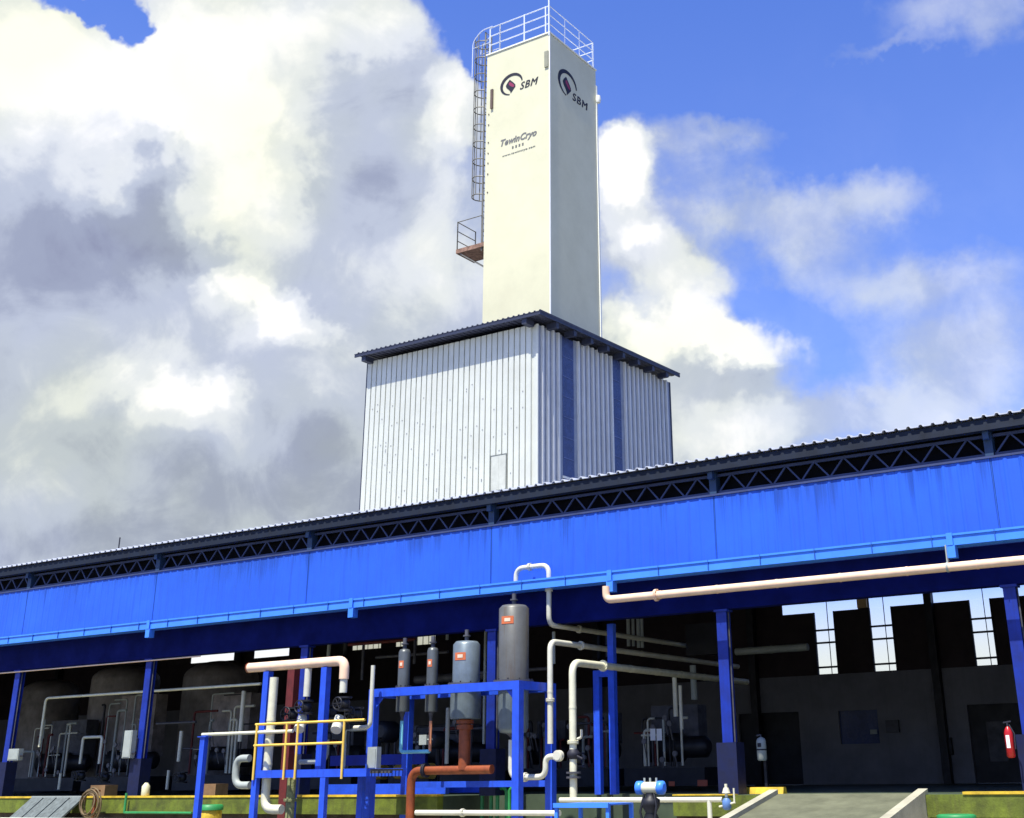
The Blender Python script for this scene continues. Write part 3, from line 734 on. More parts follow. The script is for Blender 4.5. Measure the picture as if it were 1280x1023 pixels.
def tank(xa, xb, yt, yb, m_, label, cone, nm='steel_cylinder', xa2=None, xb2=None, domed=False):
    c = at((xa+xb)/2, (yt+yb)/2, ty); w = (xb-xa)/ppm((xa+xb)/2, (yt+yb)/2, ty)/2
    z1 = at((xa+xb)/2, yt, ty).z; z0 = at((xa+xb)/2, yb, ty).z
    t = thing(nm, label, 'tank', (c.x, ty, z0), 'grey cylinders hung in the blue frame')
    w2 = w*1.12 if not domed else w
    prof = [(w*.25, z1+.05), (w*.8, z1+.03), (w, z1-.04), (w, zt+.07)]
    MB().lathe((c.x, ty, 0), prof[::-1], 30).build('upper_shell', m_, t)
    MB().lathe((c.x, ty, 0), ([(w2*.3, z0-.03), (w2*.85, z0-.0), (w2, z0+.10), (w2, zt+.01)] if domed else [(w2*.97, z0), (w2, z0+.03), (w2, zt+.01)]), 30).build('lower_shell', m_ if not domed else tankb, t)
    fl = MB().lathe((c.x, ty, 0), [(w*1.32, zt+.012), (w*1.32, zt+.04), (w*1.32, zt+.068)], 30).build('flange', dkgrey, t)
    bm = MB()
    for k in range(10):
        a = 2*PI*k/10; bm.lathe((c.x+w*1.2*math.cos(a), ty+w*1.2*math.sin(a), 0), [(.018, zt+.069), (.018, zt+.10)], 6)
    bm.build('bolt', dark, fl)
    # two hanger rods to the frame so that the cylinder is carried
    for yy, sg in ((fy0, 1), (fy1, -1)):
        MB().bar((c.x, ty-sg*w*1.25, zt-.03), (c.x, yy+sg*W/2, zt-.03), .08, .05).build('support_arm', bluest, t)
    # label plate, wrapped round the shell
    zc_ = z1-.32; lw = .75 if w > .2 else .9; g = MB(); vs = []; n = 8; hh = .085
    for k in range(n+1):
        a = math.radians(-108+52*(k/n)); a2 = a
        for z in (zc_-hh, zc_+hh): vs.append((c.x+(w+.006)*math.cos(a), ty+(w+.006)*math.sin(a), z))
    g.add(vs, [(2*i, 2*i+2, 2*i+3, 2*i+1) for i in range(n)]).build('label_plate', orange, t)
    g = MB(); vs = []
    for k in range(5):
        a = math.radians(-92+24*(k/4))
        for z in (zc_-.035, zc_+.04): vs.append((c.x+(w+.012)*math.cos(a), ty+(w+.012)*math.sin(a), z))
    g.add(vs, [(2*i, 2*i+2, 2*i+3, 2*i+1) for i in range(4)]).build('label_mark', mat('label_cream', (.75, .6, .42), .6), t)
    MB().tube([(c.x, ty, z1+.04), (c.x, ty, z1+.30)], .05, 10).lathe((c.x, ty, z1+.16), [(.09, -.015), (.09, .015)], 12).build('top_nozzle', dkgrey, t)
    if cone: MB().lathe((c.x, ty, 0), [(.035, z0-.22), (.035, z0-.12), (w*.5, z0-.01)], 14).build('bottom_nozzle', dkgrey, t)
    return c.x, z0, z1, w
t1 = tank(497, 512, 814, 890, tankg, 'thin grey cylinder at the left end of the blue frame, above the pale cyan pipe', True)
t2 = tank(533, 547, 812, 890, tankg, 'thin grey cylinder with a thin orange pipe below it, second from the left', True)
t3 = tank(565.5, 599.5, 804, 899, tankb, 'stout grey-blue cylinder standing over the thick rust red pipe', False)
t4 = tank(623, 661, 759, 916, mat('tank_stained', (.12, .12, .105), .45, .2, var=.15, scale=2, streak=.7, streakcol=(.10, .065, .035)), 'largest and tallest grey cylinder, at the right end of the blue frame', True, domed=True)
# pipes of the frame
zc1 = at(515, 940, ty).z
pipe('thin_pipe', cyan, [(t1[0], ty, t1[1]-.2), (t1[0], ty, zc1), (at(537, 940, ty).x, ty, zc1)], .042, 'pale cyan thin pipe dropping from the first cylinder and turning right', raw=True, rad=.08)
pipe('thin_pipe', orp, [(t2[0], ty, t2[1]-.2), (t2[0], ty, zc1)], .036, 'thin orange pipe dropping straight from the second cylinder', raw=True)
zr1 = at(540, 963, ty).z; xrr = at(514, 975, ty).x
rp = thing('rust_red_pipe', 'thick rust red pipe run with a tee under the stout cylinder', 'pipe', (t3[0], ty, ZP))
MB().tube(fillet([(t3[0]+.0, ty, t3[1]), (t3[0], ty, zr1)], .2), .135, 18).build('riser', redp, rp)
MB().tube(fillet([(t3[0]+.78, ty, zr1), (xrr, ty, zr1), (xrr, ty, .6)], .30), .10, 18).build('header', redp, rp)
MB().lathe((t3[0], ty, 0), [(.2, t3[1]-.1), (.2, t3[1]-.02)], 22).lathe((t3[0], ty, 0), [(.19, t3[1]-.22), (.19, t3[1]-.13)], 22).build('flange', redp, rp)
fz = at(532, 963, ty).x; MB().lathe((fz, ty, zr1), [(.16, -.04), (.16, -.008)], 18, 'x').lathe((fz, ty, zr1), [(.16, .008), (.16, .04)], 18, 'x').build('flange', dark, rp)
pipe('grey_pipe', boxgrey, [(560, 885, 24.6), (556, 955, 24.6)], .048, 'upright pale grey pipe between the thin cylinders and the stout one')
pipe('white_pipe', whitep, [(639, 925, 23.9), (640, 972, 23.9), (682, 972, 23.9), (686, 946, 23.9), (697, 946, 23.9)], .062, 'off-white pipe bending from the largest cylinder to a round capped end')
c = at(698, 945, 23.86); t = MB().lathe((c.x, 23.86, c.z), [(.115, -.05), (.115, .05)], 22, 'y').lathe((c.x, 23.86, c.z), [(.09, -.065), (.09, -.051)], 22, 'y').build('blind_flange', whitep)
tag(t, 'round pale end cap on the bent white pipe beside the blue frame', 'pipe cap')
# background bits between: dark motor drums and gauges
for (x, y, r, Y) in ((482, 915, .28, 27.5), (545, 925, .22, 27)):
    c = at(x, y, Y); t = MB().lathe((c.x, Y, c.z), [(r*.6, -.25), (r, -.2), (r, .3)], 20, 'y').tube([(c.x, Y+.1, c.z-r), (c.x, Y+.1, ZP)], .06, 8).build('gauge_drum', black)
    tag(t, 'round black drum on a stem seen through the blue frame, '+('left of the cyan pipe' if x < 500 else 'right of the cyan pipe'), 'drum')
c = at(530, 925, 24.3); t = MB().box(c.x-.11, c.x+.11, 24.25, 24.35, c.z-.11, c.z+.11).tube([(c.x, 24.3, c.z), (c.x+.25, 24.3, c.z)], .02, 6).build('instrument_box', boxgrey)
tag(t, 'small pale instrument box beside the thin orange pipe', 'instrument')
# low blue beams and yellow items under the frame, further in
bb = thing('pump_skid', 'low blue steel skid with dark pumps and ochre covers behind the frame', 'skid', (at(520, 960, 26.6).x, 26.6, ZP))
xa, xb = at(420, 960, 26.3).x, at(570, 960, 26.3).x
MB().box(xa, xb, 25.9, 26.05, 1.26, 1.50).build('skid_beam', bluest, bb); MB().box(xa, xb, 27.4, 27.55, 1.26, 1.50).build('skid_beam', bluest, bb)
MB().box(xa, xb-.8, 26.06, 26.16, 1.95, 2.2).build('skid_rail', navy, bb)
for (u, v) in ((458, 480), (495, 518), (525, 540)):
    a, b = at(u, 905+75, 26.8).x, at(v, 980, 26.8).x
    MB().lathe(((a+b)/2, 26.8, 1.78), [(.17, -(b-a)/2), (.2, -(b-a)/2+.05), (.2, (b-a)/2)], 16, 'x').build('pump_cover', mat('ochre', (.45, .30, .05), .6, var=.3), bb)
    MB().box(a, b, 26.65, 26.95, 1.24, 1.6).build('pump_foot', dark, bb)
# green looped pipes right of the frame foot
for i, x in enumerate((603, 622, 637)):
    P0 = at(x, 990, 25.2)
    t = MB().tube(fillet([(P0.x, 25.2, .4), (P0.x, 25.2, P0.z+.08), (P0.x+.26, 25.2, P0.z+.08), (P0.x+.26, 25.2, .4)], .12), .045, 10).build('looped_pipe', greenp)
    tag(t, 'small green looped pipe, '+('left one', 'middle one', 'right one')[i]+' of three at the foot of the frame', 'pipe', 'green looped pipes')
pipe('floor_pipe', whitep, [(520, 1016, 23.2), (700, 1016, 23.2)], .055, 'low white pipe running along the ground under the blue frame')

# ------------------------------------------------------------------ valve platform with yellow railing
vy0, vy1 = 21.5, 22.7
sk = thing('valve_platform', 'raised blue steel platform with a yellow railing and tall blue pipe posts', 'platform', (at(380, 1000, vy0).x, vy0, 0))
zp_ = at(390, 962, vy0).z
xa, xb = at(319, 966, vy0).x, at(458, 962, vy0).x
MB().box(xa, xb, vy0, vy0+.12, zp_-.16, zp_).build('edge_beam', bluest, sk); MB().box(xa, xb, vy1, vy1+.12, zp_-.16, zp_).build('edge_beam', bluest, sk)
g = MB(); X = xa
while X < xb: g.box(X, X+.03, vy0+.125, vy1-.005, zp_-.05, zp_-.01); X += .1
for yy in (21.9, 22.3): g.box(xa, xb, yy, yy+.04, zp_-.1, zp_-.052)
g.build('grating', dkgrey, sk)
for x in (313, 399):
    X = at(x, 1000, vy0).x+.06
    for yy in (vy0+.06, vy1+.06): MB().box(X-.075, X+.075, yy-.055, yy+.055, .0, zp_-.162).build('leg', bluest, sk)
xp1, xp2 = at(331, 900, vy0+.5).x, at(404, 900, vy0+.5).x
ztp = at(404, 832, vy0+.5).z
for X in (xp1, xp2): MB().box(X-.085, X+.085, vy0+.42, vy0+.58, zp_, ztp-.05).build('pipe_post', bluest, sk)
rz1 = at(390, 903, vy0).z; rz2 = at(390, 930, vy0).z
rl_ = MB(); x0, x1 = at(321, 905, vy0).x, at(457, 901, vy0).x
for z, q in ((rz1, x1), (rz2, at(430, 930, vy0).x)): rl_.tube([(x0, vy0-.03, z), (q, vy0-.03, z)], .028, 8)
for x in (320.5, 358, 372, 430):
    X = at(x, 935, vy0).x; yy = vy0-.03
    if x == 358: yy = vy0-.03
    rl_.tube([(X, yy, zp_-.2), (X, yy, rz1)], .028, 8)
rl_.build('railing', yellow, sk)
# salmon insulated header on the posts
hz_ = ztp+.07
xh0, xh1 = at(312, 835, vy0+.5).x, at(431, 828, vy0+.5).x
hd = thing('insulated_header', 'thick salmon insulated pipe lying on the blue posts, with two white drops', 'pipe', (xp1, vy0+.5, hz_))
MB().tube(fillet([(xh0, vy0+.5, hz_), (xh1, vy0+.5, hz_), (xh1, vy0+.5, hz_-.4)], .22), .11, 18).build('header_pipe', salmon, hd)
MB().lathe((xh0, vy0+.5, hz_), [(.08, -.05), (.12, -.03), (.12, 0)], 18, 'x').build('end_cap', redp, hd)
zd0 = at(431, 866, vy0+.5).z
xd = at(384, 860, vy0+.5).x
MB().tube([(xh1, vy0+.5, hz_-.35), (xh1, vy0+.5, zd0)], .085, 16).build('drop_pipe', whitep, hd)
MB().tube([(xd, vy0+.5, hz_-.12), (xd, vy0+.5, at(384, 871, vy0+.5).z)], .08, 16).build('drop_pipe', whitep, hd)
# valve clusters below the drops
def valve(x, y, Y, r, label, wheel=True, m_=black, body=.12, grp='dark flanged valves on the platform'):
    c = at(x, y, Y); t = thing('flanged_valve', label, 'valve', (c.x, Y, c.z-body), grp)
    MB().lathe((c.x, Y, c.z), [(body*.55, -body), (body, -body*.4), (body, body*.4), (body*.55, body)], 16).build('body', m_, t)
    for s_ in (-1, 1): MB().lathe((c.x, Y, c.z+s_*body*1.12), [(body*1.3, -.02), (body*1.3, .02)], 18).build('flange', m_, t)
    if wheel:
        MB().tube([(c.x, Y-body*.5, c.z), (c.x, Y-body*2.0, c.z)], .022, 8).build('stem', m_, t)
        g = MB(); k = 18; g.tube([(c.x+r*math.cos(2*PI*i/k), Y-body*2.0, c.z+r*math.sin(2*PI*i/k)) for i in range(k)], .017, 6, closed=True)
        for i in range(3):
            a = PI*i/3; g.tube([(c.x+r*math.cos(a), Y-body*2, c.z+r*math.sin(a)), (c.x-r*math.cos(a), Y-body*2, c.z-r*math.sin(a))], .011, 5)
        g.build('handwheel', m_, t)
    return c
valve(383, 884, vy0+.5, .13, 'dark valve with a handwheel under the shorter white drop')
valve(431, 880, vy0+.5, .13, 'dark valve with a handwheel under the bent end of the salmon header')
valve(366, 893, vy0+.9, .15, 'dark valve left of the shorter white drop')
valve(414, 890, vy0+.9, .13, 'small dark valve between the two white drops')
valve(446, 893, vy0+1.1, .15, 'dark valve at the right end of the platform')
for i, (x, ya, yb) in enumerate(((383, 898, 914), (429, 898, 915))):
    a = at(x-5, ya+5, vy0+.5); b = at(x+3, yb-2, vy0+.5)
    t = MB().tube([(a.x, vy0+.5, a.z+.12), (a.x+.03, vy0+.45, a.z), (a.x+.10, vy0+.3, b.z)], [.10, .12, .12], 12).build('lagged_elbow', whitep)
    tag(t, 'short pale elbow under the '+('left' if i == 0 else 'right')+' valve behind the yellow rail', 'pipe elbow')
for i, x in enumerate((409, 416)):
    pass
pipe('grey_pipe', boxgrey, [(430, 930, 22.8), (430, 960, 22.8)], .06, 'short upright grey pipe inside the yellow railing')
pipe('grey_pipe', boxgrey, [(409, 925, 22.9), (409, 945, 22.9), (403, 952, 22.9), (375, 953, 22.9)], .055, 'grey pipe that curves left behind the yellow railing')
pipe('silver_riser', silver, [(343, 847, vy0+.25), (337, 1012, vy0+.25), (352, 1012, vy0+.25)], .10, 'tall shiny silver lagged pipe through the railing, bending at the ground', rad=.3)
t = MB().box(at(361, 880, 23.8).x-.12, at(361, 880, 23.8).x+.12, 23.8, 24.0, 0, at(361, 836, 23.8).z).build('red_column', reddk)
tag(t, 'dark red steel column standing behind the yellow railing', 'column')
pipe('olive_lagged_pipe', olive, [(365, 972, 22.2), (365, 1040, 22.2)], .10, 'rough olive lagged pipe going down below the platform')
c = at(446, 948, vy1-.4); t = MB().box(c.x-.14, c.x+.14, 22.8, 22.95, c.z-.24, c.z+.24).box(c.x-.11, c.x+.11, 22.785, 22.798, c.z-.2, c.z+.2).build('control_box', boxgrey)
tag(t, 'small pale control box between the platform and the tank frame', 'box')
# pipe up the left of the tank frame
pipe('white_pipe', whitep, [(443, 910, 22.9), (459, 912, 22.9), (463, 905, 22.9), (467, 832, 22.9)], .05, 'white pipe rising up the left post of the tank frame')
pipe('dark_pipe', boxgrey, [(410, 830, 26.5), (411, 795, 26.5), (450, 793, 26.5)], .05, 'dim grey pipe elbow high under the eave above the salmon header')
# left blue post with rail pipe
X = at(251, 970, vy0).x; zt_ = at(251, 922, vy0).z
t = thing('pipe_stand', 'slim blue post carrying a level silver pipe left of the platform', 'pipe stand', (X, vy0, 0))
MB().box(X-.075, X+.075, vy0-.06, vy0+.06, 0, zt_).build('post', bluest, t); MB().box(X-.14, X+.14, vy0-.09, vy0+.09, zt_+.001, zt_+.02).build('head_plate', bluest, t)
pipe('level_pipe', silver, [(X-.08, vy0, zt_+.06), (at(366, 915, vy0).x, vy0, zt_+.06)], .037, 'level silver pipe from the slim blue post to the valve platform', raw=True)
pipe('pipe_elbow', boxgrey, [(312, 948, 23), (296, 950, 23), (294, 982, 23), (312, 986, 23)], .085, 'fat pale C-shaped pipe elbow left of the platform', rad=.34)
c = at(263, 1015, 23.6); t = thing('waste_drum', 'green and yellow drum by the foot of the slim blue post', 'drum', (c.x, 23.6, .62))
MB().lathe((c.x, 23.6, 0), [(.26, .625), (.28, .66), (.28, c.z+.02), (.26, c.z+.04)], 22).build('drum_body', yelk, t); MB().lathe((c.x, 23.6, 0), [(.31, c.z+.041), (.31, c.z+.15), (.26, c.z+.17)], 22).build('drum_rim', greenp, t)

# ------------------------------------------------------------------ pipes of the middle and right
pipe('gutter_overflow_pipe', whitep, [(645, 740, 24.8), (645, 711, 24.8), (686, 707, 24.8), (687, 781, 24.8), ('Y', 33)], .06, 'white pipe looping up in front of the fascia then running into the shed', rad=.22)
pipe('white_pipe', whitep, [(688, 930, 24.3), (689, 802, 24.3), ('Y', 34)], .066, 'upright off-white pipe just right of the tank frame, turning inward at its top')
p = pipe('lagged_riser', silver, [(717, 1003, 24.1), (717, 828, 24.1), ('Y', 33)], .082, 'thick pale lagged pipe with a flanged valve, turning into the shed at the top')
X = at(717, 960, 24.1).x
for y_ in (966, 972): z = at(717, y_, 24.1).z; MB().lathe((X, 24.1, z), [(.16, -.02), (.16, .02)], 20).build('flange', dkgrey, p)
z = at(717, 943, 24.1).z; MB().lathe((X, 24.1, z), [(.09, -.1), (.14, -.03), (.14, .03), (.09, .1)], 16).tube([(X, 24.1, z), (X+.3, 24.0, z-.1)], .025, 6).build('butterfly_valve', dark, p)
pipe('small_vent_pipe', whitep, [(722, 924, 24.6), (727, 922, 24.6), (728, 912, 24.6)], .03, 'small bent vent pipe with a round head beside the thick pale pipe')
pipe('thin_upright_pipe', boxgrey, [(692, 790, 25.6), (692, 830, 25.6)], .04, 'thin upright grey pipe hanging behind the white pipes')
# salmon pipe under the gutter
zsm = at(1000, 727, 24.50).z; xs0 = at(768, 748, 24.50).x
sp = pipe('salmon_pipe', salmon, [(at(757.5, 735, 24.50).x, 24.50, zsm+.30), (at(757.5, 735, 24.50).x, 24.50, zsm), (XR, 24.50, zsm)], .085, 'long salmon pipe slung under the gutter on the right', raw=True, rad=.2)
pipe('cable_conduit', salmon, [(XL+2, 25.0, 4.90), (at(250, 823, 25).x, 25.0, 4.90)], .02, 'thin tan conduit along the bottom of the eave beam on the left', cat='conduit', raw=True)
# narrow portal of two blue posts
py_ = 25.9
xa, xb = at(748, 920, py_).x, at(767, 920, py_).x; zz = at(757, 838, py_).z
t = thing('narrow_portal', 'narrow blue portal of two posts, the right one reaching the eave', 'steel portal', (xa, py_, ZP))
MB().box(xa-.08, xa+.08, py_-.07, py_+.07, ZP, zz).build('short_post', colblk if False else bluest, t); MB().box(xb-.08, xb+.08, py_-.07, py_+.07, ZP, 4.95).build('tall_post', bluest, t)
MB().box(xa+.081, xb-.081, py_-.06, py_+.06, zz-.15, zz).build('crossbeam', bluest, t)
# blue low table
ty_ = 22.2; xa, xb = at(709, 1010, ty_).x, at(777, 1010, ty_).x; zz = at(740, 1004, ty_).z
t = thing('low_blue_bench', 'low bright blue steel bench at the bottom edge of the picture', 'bench', ((xa+xb)/2, ty_, 0))
MB().box(xa, xb, ty_-.45, ty_+.45, zz-.03, zz).build('bench_top', bluelt, t)
MB().box(xa, xb, ty_-.5, ty_-.451, zz-.07, zz+.01).build('front_rail', bluelt, t)
for X in (xa+.04, xb-.04):
    for yy in (-.43, .43): MB().box(X-.035, X+.035, ty_+yy-.03, ty_+yy+.03, 0, zz-.031).build('leg', bluelt, t)
# actuated valve
ay = 21.4; c = at(813, 985, ay); t = thing('actuated_valve', 'valve with a pale body and two blue round actuator ends on a black stem', 'valve', (c.x, ay, 0))
MB().lathe((c.x, ay, c.z), [(.085, -.16), (.10, -.12), (.10, .12), (.085, .16)], 20, 'x').build('actuator_body', silver, t)
for s_ in (-1, 1): MB().lathe((c.x+s_*.22, ay, c.z), [(.07, -.075), (.118, -.05), (.118, .05), (.07, .075)], 20, 'x').build('actuator_end', bluelt, t)
g = MB()
for k in (-.12, 0, .13): g.tube([(c.x+k, ay, c.z+.08), (c.x+k, ay, c.z+.17)], .02, 8)
g.build('port_fitting', boxgrey, t)
MB().lathe((c.x, ay, 0), [(.1, c.z-.75), (.14, c.z-.5), (.10, c.z-.42), (.17, c.z-.3), (.17, c.z-.2), (.09, c.z-.15), (.09, c.z-.09)], 16).build('valve_body', black, t)
MB().tube([(c.x-.1, ay-.05, c.z-.1), (c.x-.17, ay-.1, c.z-.4), (c.x-.05, ay-.1, .5), (c.x-.05, ay-.1, 0)], .025, 6).tube([(c.x+.1, ay-.05, c.z-.1), (c.x+.17, ay-.1, c.z-.3), (c.x+.06, ay-.1, .5), (c.x+.07, ay-.1, 0)], .025, 6).build('air_hose', black, t)
MB().tube([(c.x, ay, 0), (c.x, ay, c.z-.75)], .07, 10).build('stand_pipe', black, t)
zpz = at(800, 1000, 24.05).z
pipe('level_pipe', whitep, [(at(700, 1000, 24.05).x, 24.05, zpz), (at(903, 1000, 24.05).x, 24.05, zpz)], .05, 'level white pipe along the platform edge left of the ramp', raw=True)
Xq = at(887, 1008, 24.05).x; pipe('drop_pipe', whitep, [(Xq, 24.05, zpz), (Xq, 24.05, .62)], .05, 'short white drop pipe under the level pipe beside the small valve', raw=True)
c = at(908, 995, 24.05); t = thing('small_valve', 'small silver valve with blue body at the end of the level pipe', 'valve', (c.x, 24.05, .62))
MB().lathe((c.x, 24.05, c.z-.14), [(.05, -.12), (.09, -.08), (.09, .04), (.05, .1)], 14).build('body', mat('valve_blue', (.10, .20, .42), .45), t)
MB().tube([(c.x, 24.05, c.z-.03), (c.x, 24.05, c.z+.22)], .032, 8).lathe((c.x, 24.05, c.z+.1), [(.085, -.05), (.05, .05)], 10).build('bonnet', silver, t)
MB().tube([(c.x+.17, 24.05, c.z-.12), (c.x+.17, 24.05, c.z+.14)], .02, 6).tube([(c.x-.17, 24.05, c.z-.2), (c.x+.19, 24.05, c.z-.12)], .02, 6).build('handle', silver, t)
# right: signs, extinguishers, kerb stones, bin
c = at(952, 937, 26.4); t = thing('wall_extinguisher', 'white cylinder with a small dark square mark hanging right of the big blue column', 'canister', (c.x, 26.4, c.z))
MB().lathe((c.x, 26.4, 0), [(.08, c.z-.23), (.105, c.z-.20), (.105, c.z+.17), (.08, c.z+.22), (.03, c.z+.25)], 18).build('cylinder', boxgrey, t)
MB().lathe((c.x, 26.4, 0), [(.107, c.z-.02), (.107, c.z+.01)], 18).build('band', inkm, t); MB().box(c.x-.04, c.x+.04, 26.285, 26.30, c.z+.05, c.z+.13).build('mark', inkm, t)
MB().tube([(c.x, 26.4, c.z+.23), (c.x, 26.4, c.z+.30), (c.x-.1, 26.4, c.z+.28)], .02, 6).build('valve_head', dkgrey, t)
MB().box(c.x-.03, c.x+.03, 26.52, 26.58, ZP, c.z+.1).box(c.x-.03, c.x+.03, 26.49, 26.519, c.z-.1, c.z+.05).build('stand_post', black, t)
c = at(1263, 925, 25.0)
X0c = c.x
c = at(1263, 928, 24.8); t = thing('fire_extinguisher', 'red fire extinguisher with a white label hung on the rightmost blue column', 'fire extinguisher', (c.x, 24.75, c.z))
MB().lathe((c.x, 24.74, 0), [(.05, c.z-.27), (.078, c.z-.24), (.078, c.z+.16), (.055, c.z+.23), (.025, c.z+.27)], 18).build('cylinder', redx, t)
vs = []
for k in range(7):
    a = math.radians(-120+50*k/6)
    for z in (c.z-.10, c.z+.12): vs.append((c.x+.08*math.cos(a), 24.74+.08*math.sin(a), z))
MB().add(vs, [(2*i, 2*i+2, 2*i+3, 2*i+1) for i in range(6)]).build('label', whitel, t)
MB().tube([(c.x, 24.74, c.z+.25), (c.x, 24.74, c.z+.33)], .02, 6).bar((c.x-.07, 24.74, c.z+.34), (c.x+.07, 24.74, c.z+.36), .02, .025).build('valve_head', dark, t)
MB().tube([(c.x+.03, 24.74, c.z+.3), (c.x+.11, 24.72, c.z+.15), (c.x+.10, 24.72, c.z-.12)], .014, 6).build('hose', dark, t)
MB().box(c.x-.03, c.x+.03, 24.82, 24.99, c.z, c.z+.04).build('bracket', dark, t)
for (xa, xb, y_, Y, lb, m_) in ((932, 981, 985.5, 25.6, 'yellow wheel stop lying on the platform right of the big column', yelk),):
    a, b = at(xa, y_, Y), at(xb, y_, Y); t = MB().add([(x, Y+o, z) for x in (a.x, b.x) for (o, z) in ((-.1, ZP+.002), (.1, ZP+.002), (.06, ZP+.13), (-.06, ZP+.13))], [(0, 1, 2, 3), (7, 6, 5, 4), (0, 4, 5, 1), (1, 5, 6, 2), (2, 6, 7, 3), (3, 7, 4, 0)]).build('wheel_stop', m_); tag(t, lb, 'wheel stop')
c = at(1195, 1017, 22.0); t = thing('green_bin', 'round green bin at the bottom edge right of the ramp', 'bin', (c.x, 22.0, .62))
zb_ = at(1195, 1018, 22).z; MB().lathe((c.x, 22, 0), [(.22, .003), (.28, zb_-.07)], 24).build('bin_body', greenp, t); MB().lathe((c.x, 22, 0), [(.31, zb_-.069), (.32, zb_-.02), (.28, zb_)], 24).build('bin_rim', greenp, t)

# ------------------------------------------------------------------ machinery inside the shed
def vtank(xc, wpx, ytop, Y, label):
    c = at(xc, 900, Y); r = wpx/ppm(xc, 880, Y)/2; z1 = at(xc, ytop, Y).z
    t = thing('storage_tank', label, 'tank', (c.x, Y, ZP), 'dim domed storage tanks inside the shed')
    MB().lathe((c.x, Y, 0), [(r, ZP+.3), (r, z1-r*.45)], 40).build('shell', brtank, t)
    MB().lathe((c.x, Y, 0), [(r*math.cos(a), z1-r*.45+r*.45*math.sin(a)) for a in [PI/2*k/8 for k in range(8)]]+[(.05, z1)], 40).build('dome', brtank, t)
    MB().lathe((c.x, Y, 0), [(r*1.03, ZP), (r*1.03, ZP+.3)], 40).build('skirt', dark, t)
    return t
vtank(152, 82, 832, 33, 'dim brown domed tank inside the left part of the shed, behind the second column')
vtank(272, 92, 827, 33, 'dim brown domed tank inside the shed, nearer the salmon header')
vtank(60, 70, 850, 35, 'dim brown domed tank at the far left inside the shed')
def panelmachine(x0, x1, y0, Y, label, seed, lit=dkgrey):
    rnd = random.Random(seed)
    a, b = at(x0, 950, Y), at(x1, 950, Y); z1 = at((x0+x1)/2, y0, Y).z
    t = thing('compressor_unit', label, 'machine', ((a.x+b.x)/2, Y, ZP), 'dark compressor units inside the shed')
    w = b.x-a.x
    MB().box(a.x, b.x, Y, Y+1.6, ZP+.12, ZP+.55).build('base_frame', black, t)
    MB().lathe(((a.x+b.x)/2, Y+.8, ZP+1.05), [(.2, -w*.40), (.36, -w*.36), (.36, w*.06), (.27, w*.08), (.27, w*.36), (.15, w*.40)], 22, 'x').build('motor_barrel', black, t)
    MB().box(a.x+w*.15, a.x+w*.75, Y+.9, Y+1.4, ZP+1.2, z1).build('cabinet', lit, t)
    for k in range(11):
        X = a.x+w*(.1+.8*rnd.random()); zt2 = ZP+1.3+rnd.random()*(z1-ZP-1.3)
        MB().tube(fillet([(X, Y+.3, ZP+.6), (X, Y+.3, zt2), (X+(rnd.random()-.5)*w*.7, Y+.3, zt2), (X+.2, Y+.3, zt2-.1)][:3], .1), .018+.03*rnd.random(), 8).build('pipework', rnd.choice((black, black, dkgrey, boxgrey, whitep, reddk)), t)
    for k in range(6):
        X = a.x+w*(.2+.6*rnd.random()); z = ZP+.7+rnd.random()*1.2
        MB().lathe((X, Y-.02, z), [(.07, -.03), (.07, .03)], 14, 'y').tube([(X, Y-.02, z-.06), (X, Y+.1, z-.4)], .018, 6).build('gauge', mat('gauge_dim', (.16, .15, .15), .4), t)
    return t
panelmachine(105, 178, 868, 29, 'dark compressor with brown panel behind the second blue column from the left', 1, mat('panel_brown', (.27, .23, .205), .6, var=.3))
panelmachine(218, 302, 866, 29, 'dark compressor with brown panel right of the second column', 2, mat('panel_brown', (.27, .23, .205), .6))
panelmachine(20, 95, 900, 30, 'dark compressor at the far left inside the shed', 3)
panelmachine(340, 440, 900, 29, 'dark compressor behind the valve platform', 4)
panelmachine(470, 600, 905, 29.5, 'dark compressor seen through the tank frame', 5)
panelmachine(700, 760, 890, 30, 'dark compressor behind the thick pale pipe', 6)
panelmachine(780, 880, 880, 30, 'dark compressor with two white notices left of the big column', 7)
panelmachine(640, 700, 900, 31, 'dark compressor behind the largest cylinder', 8)
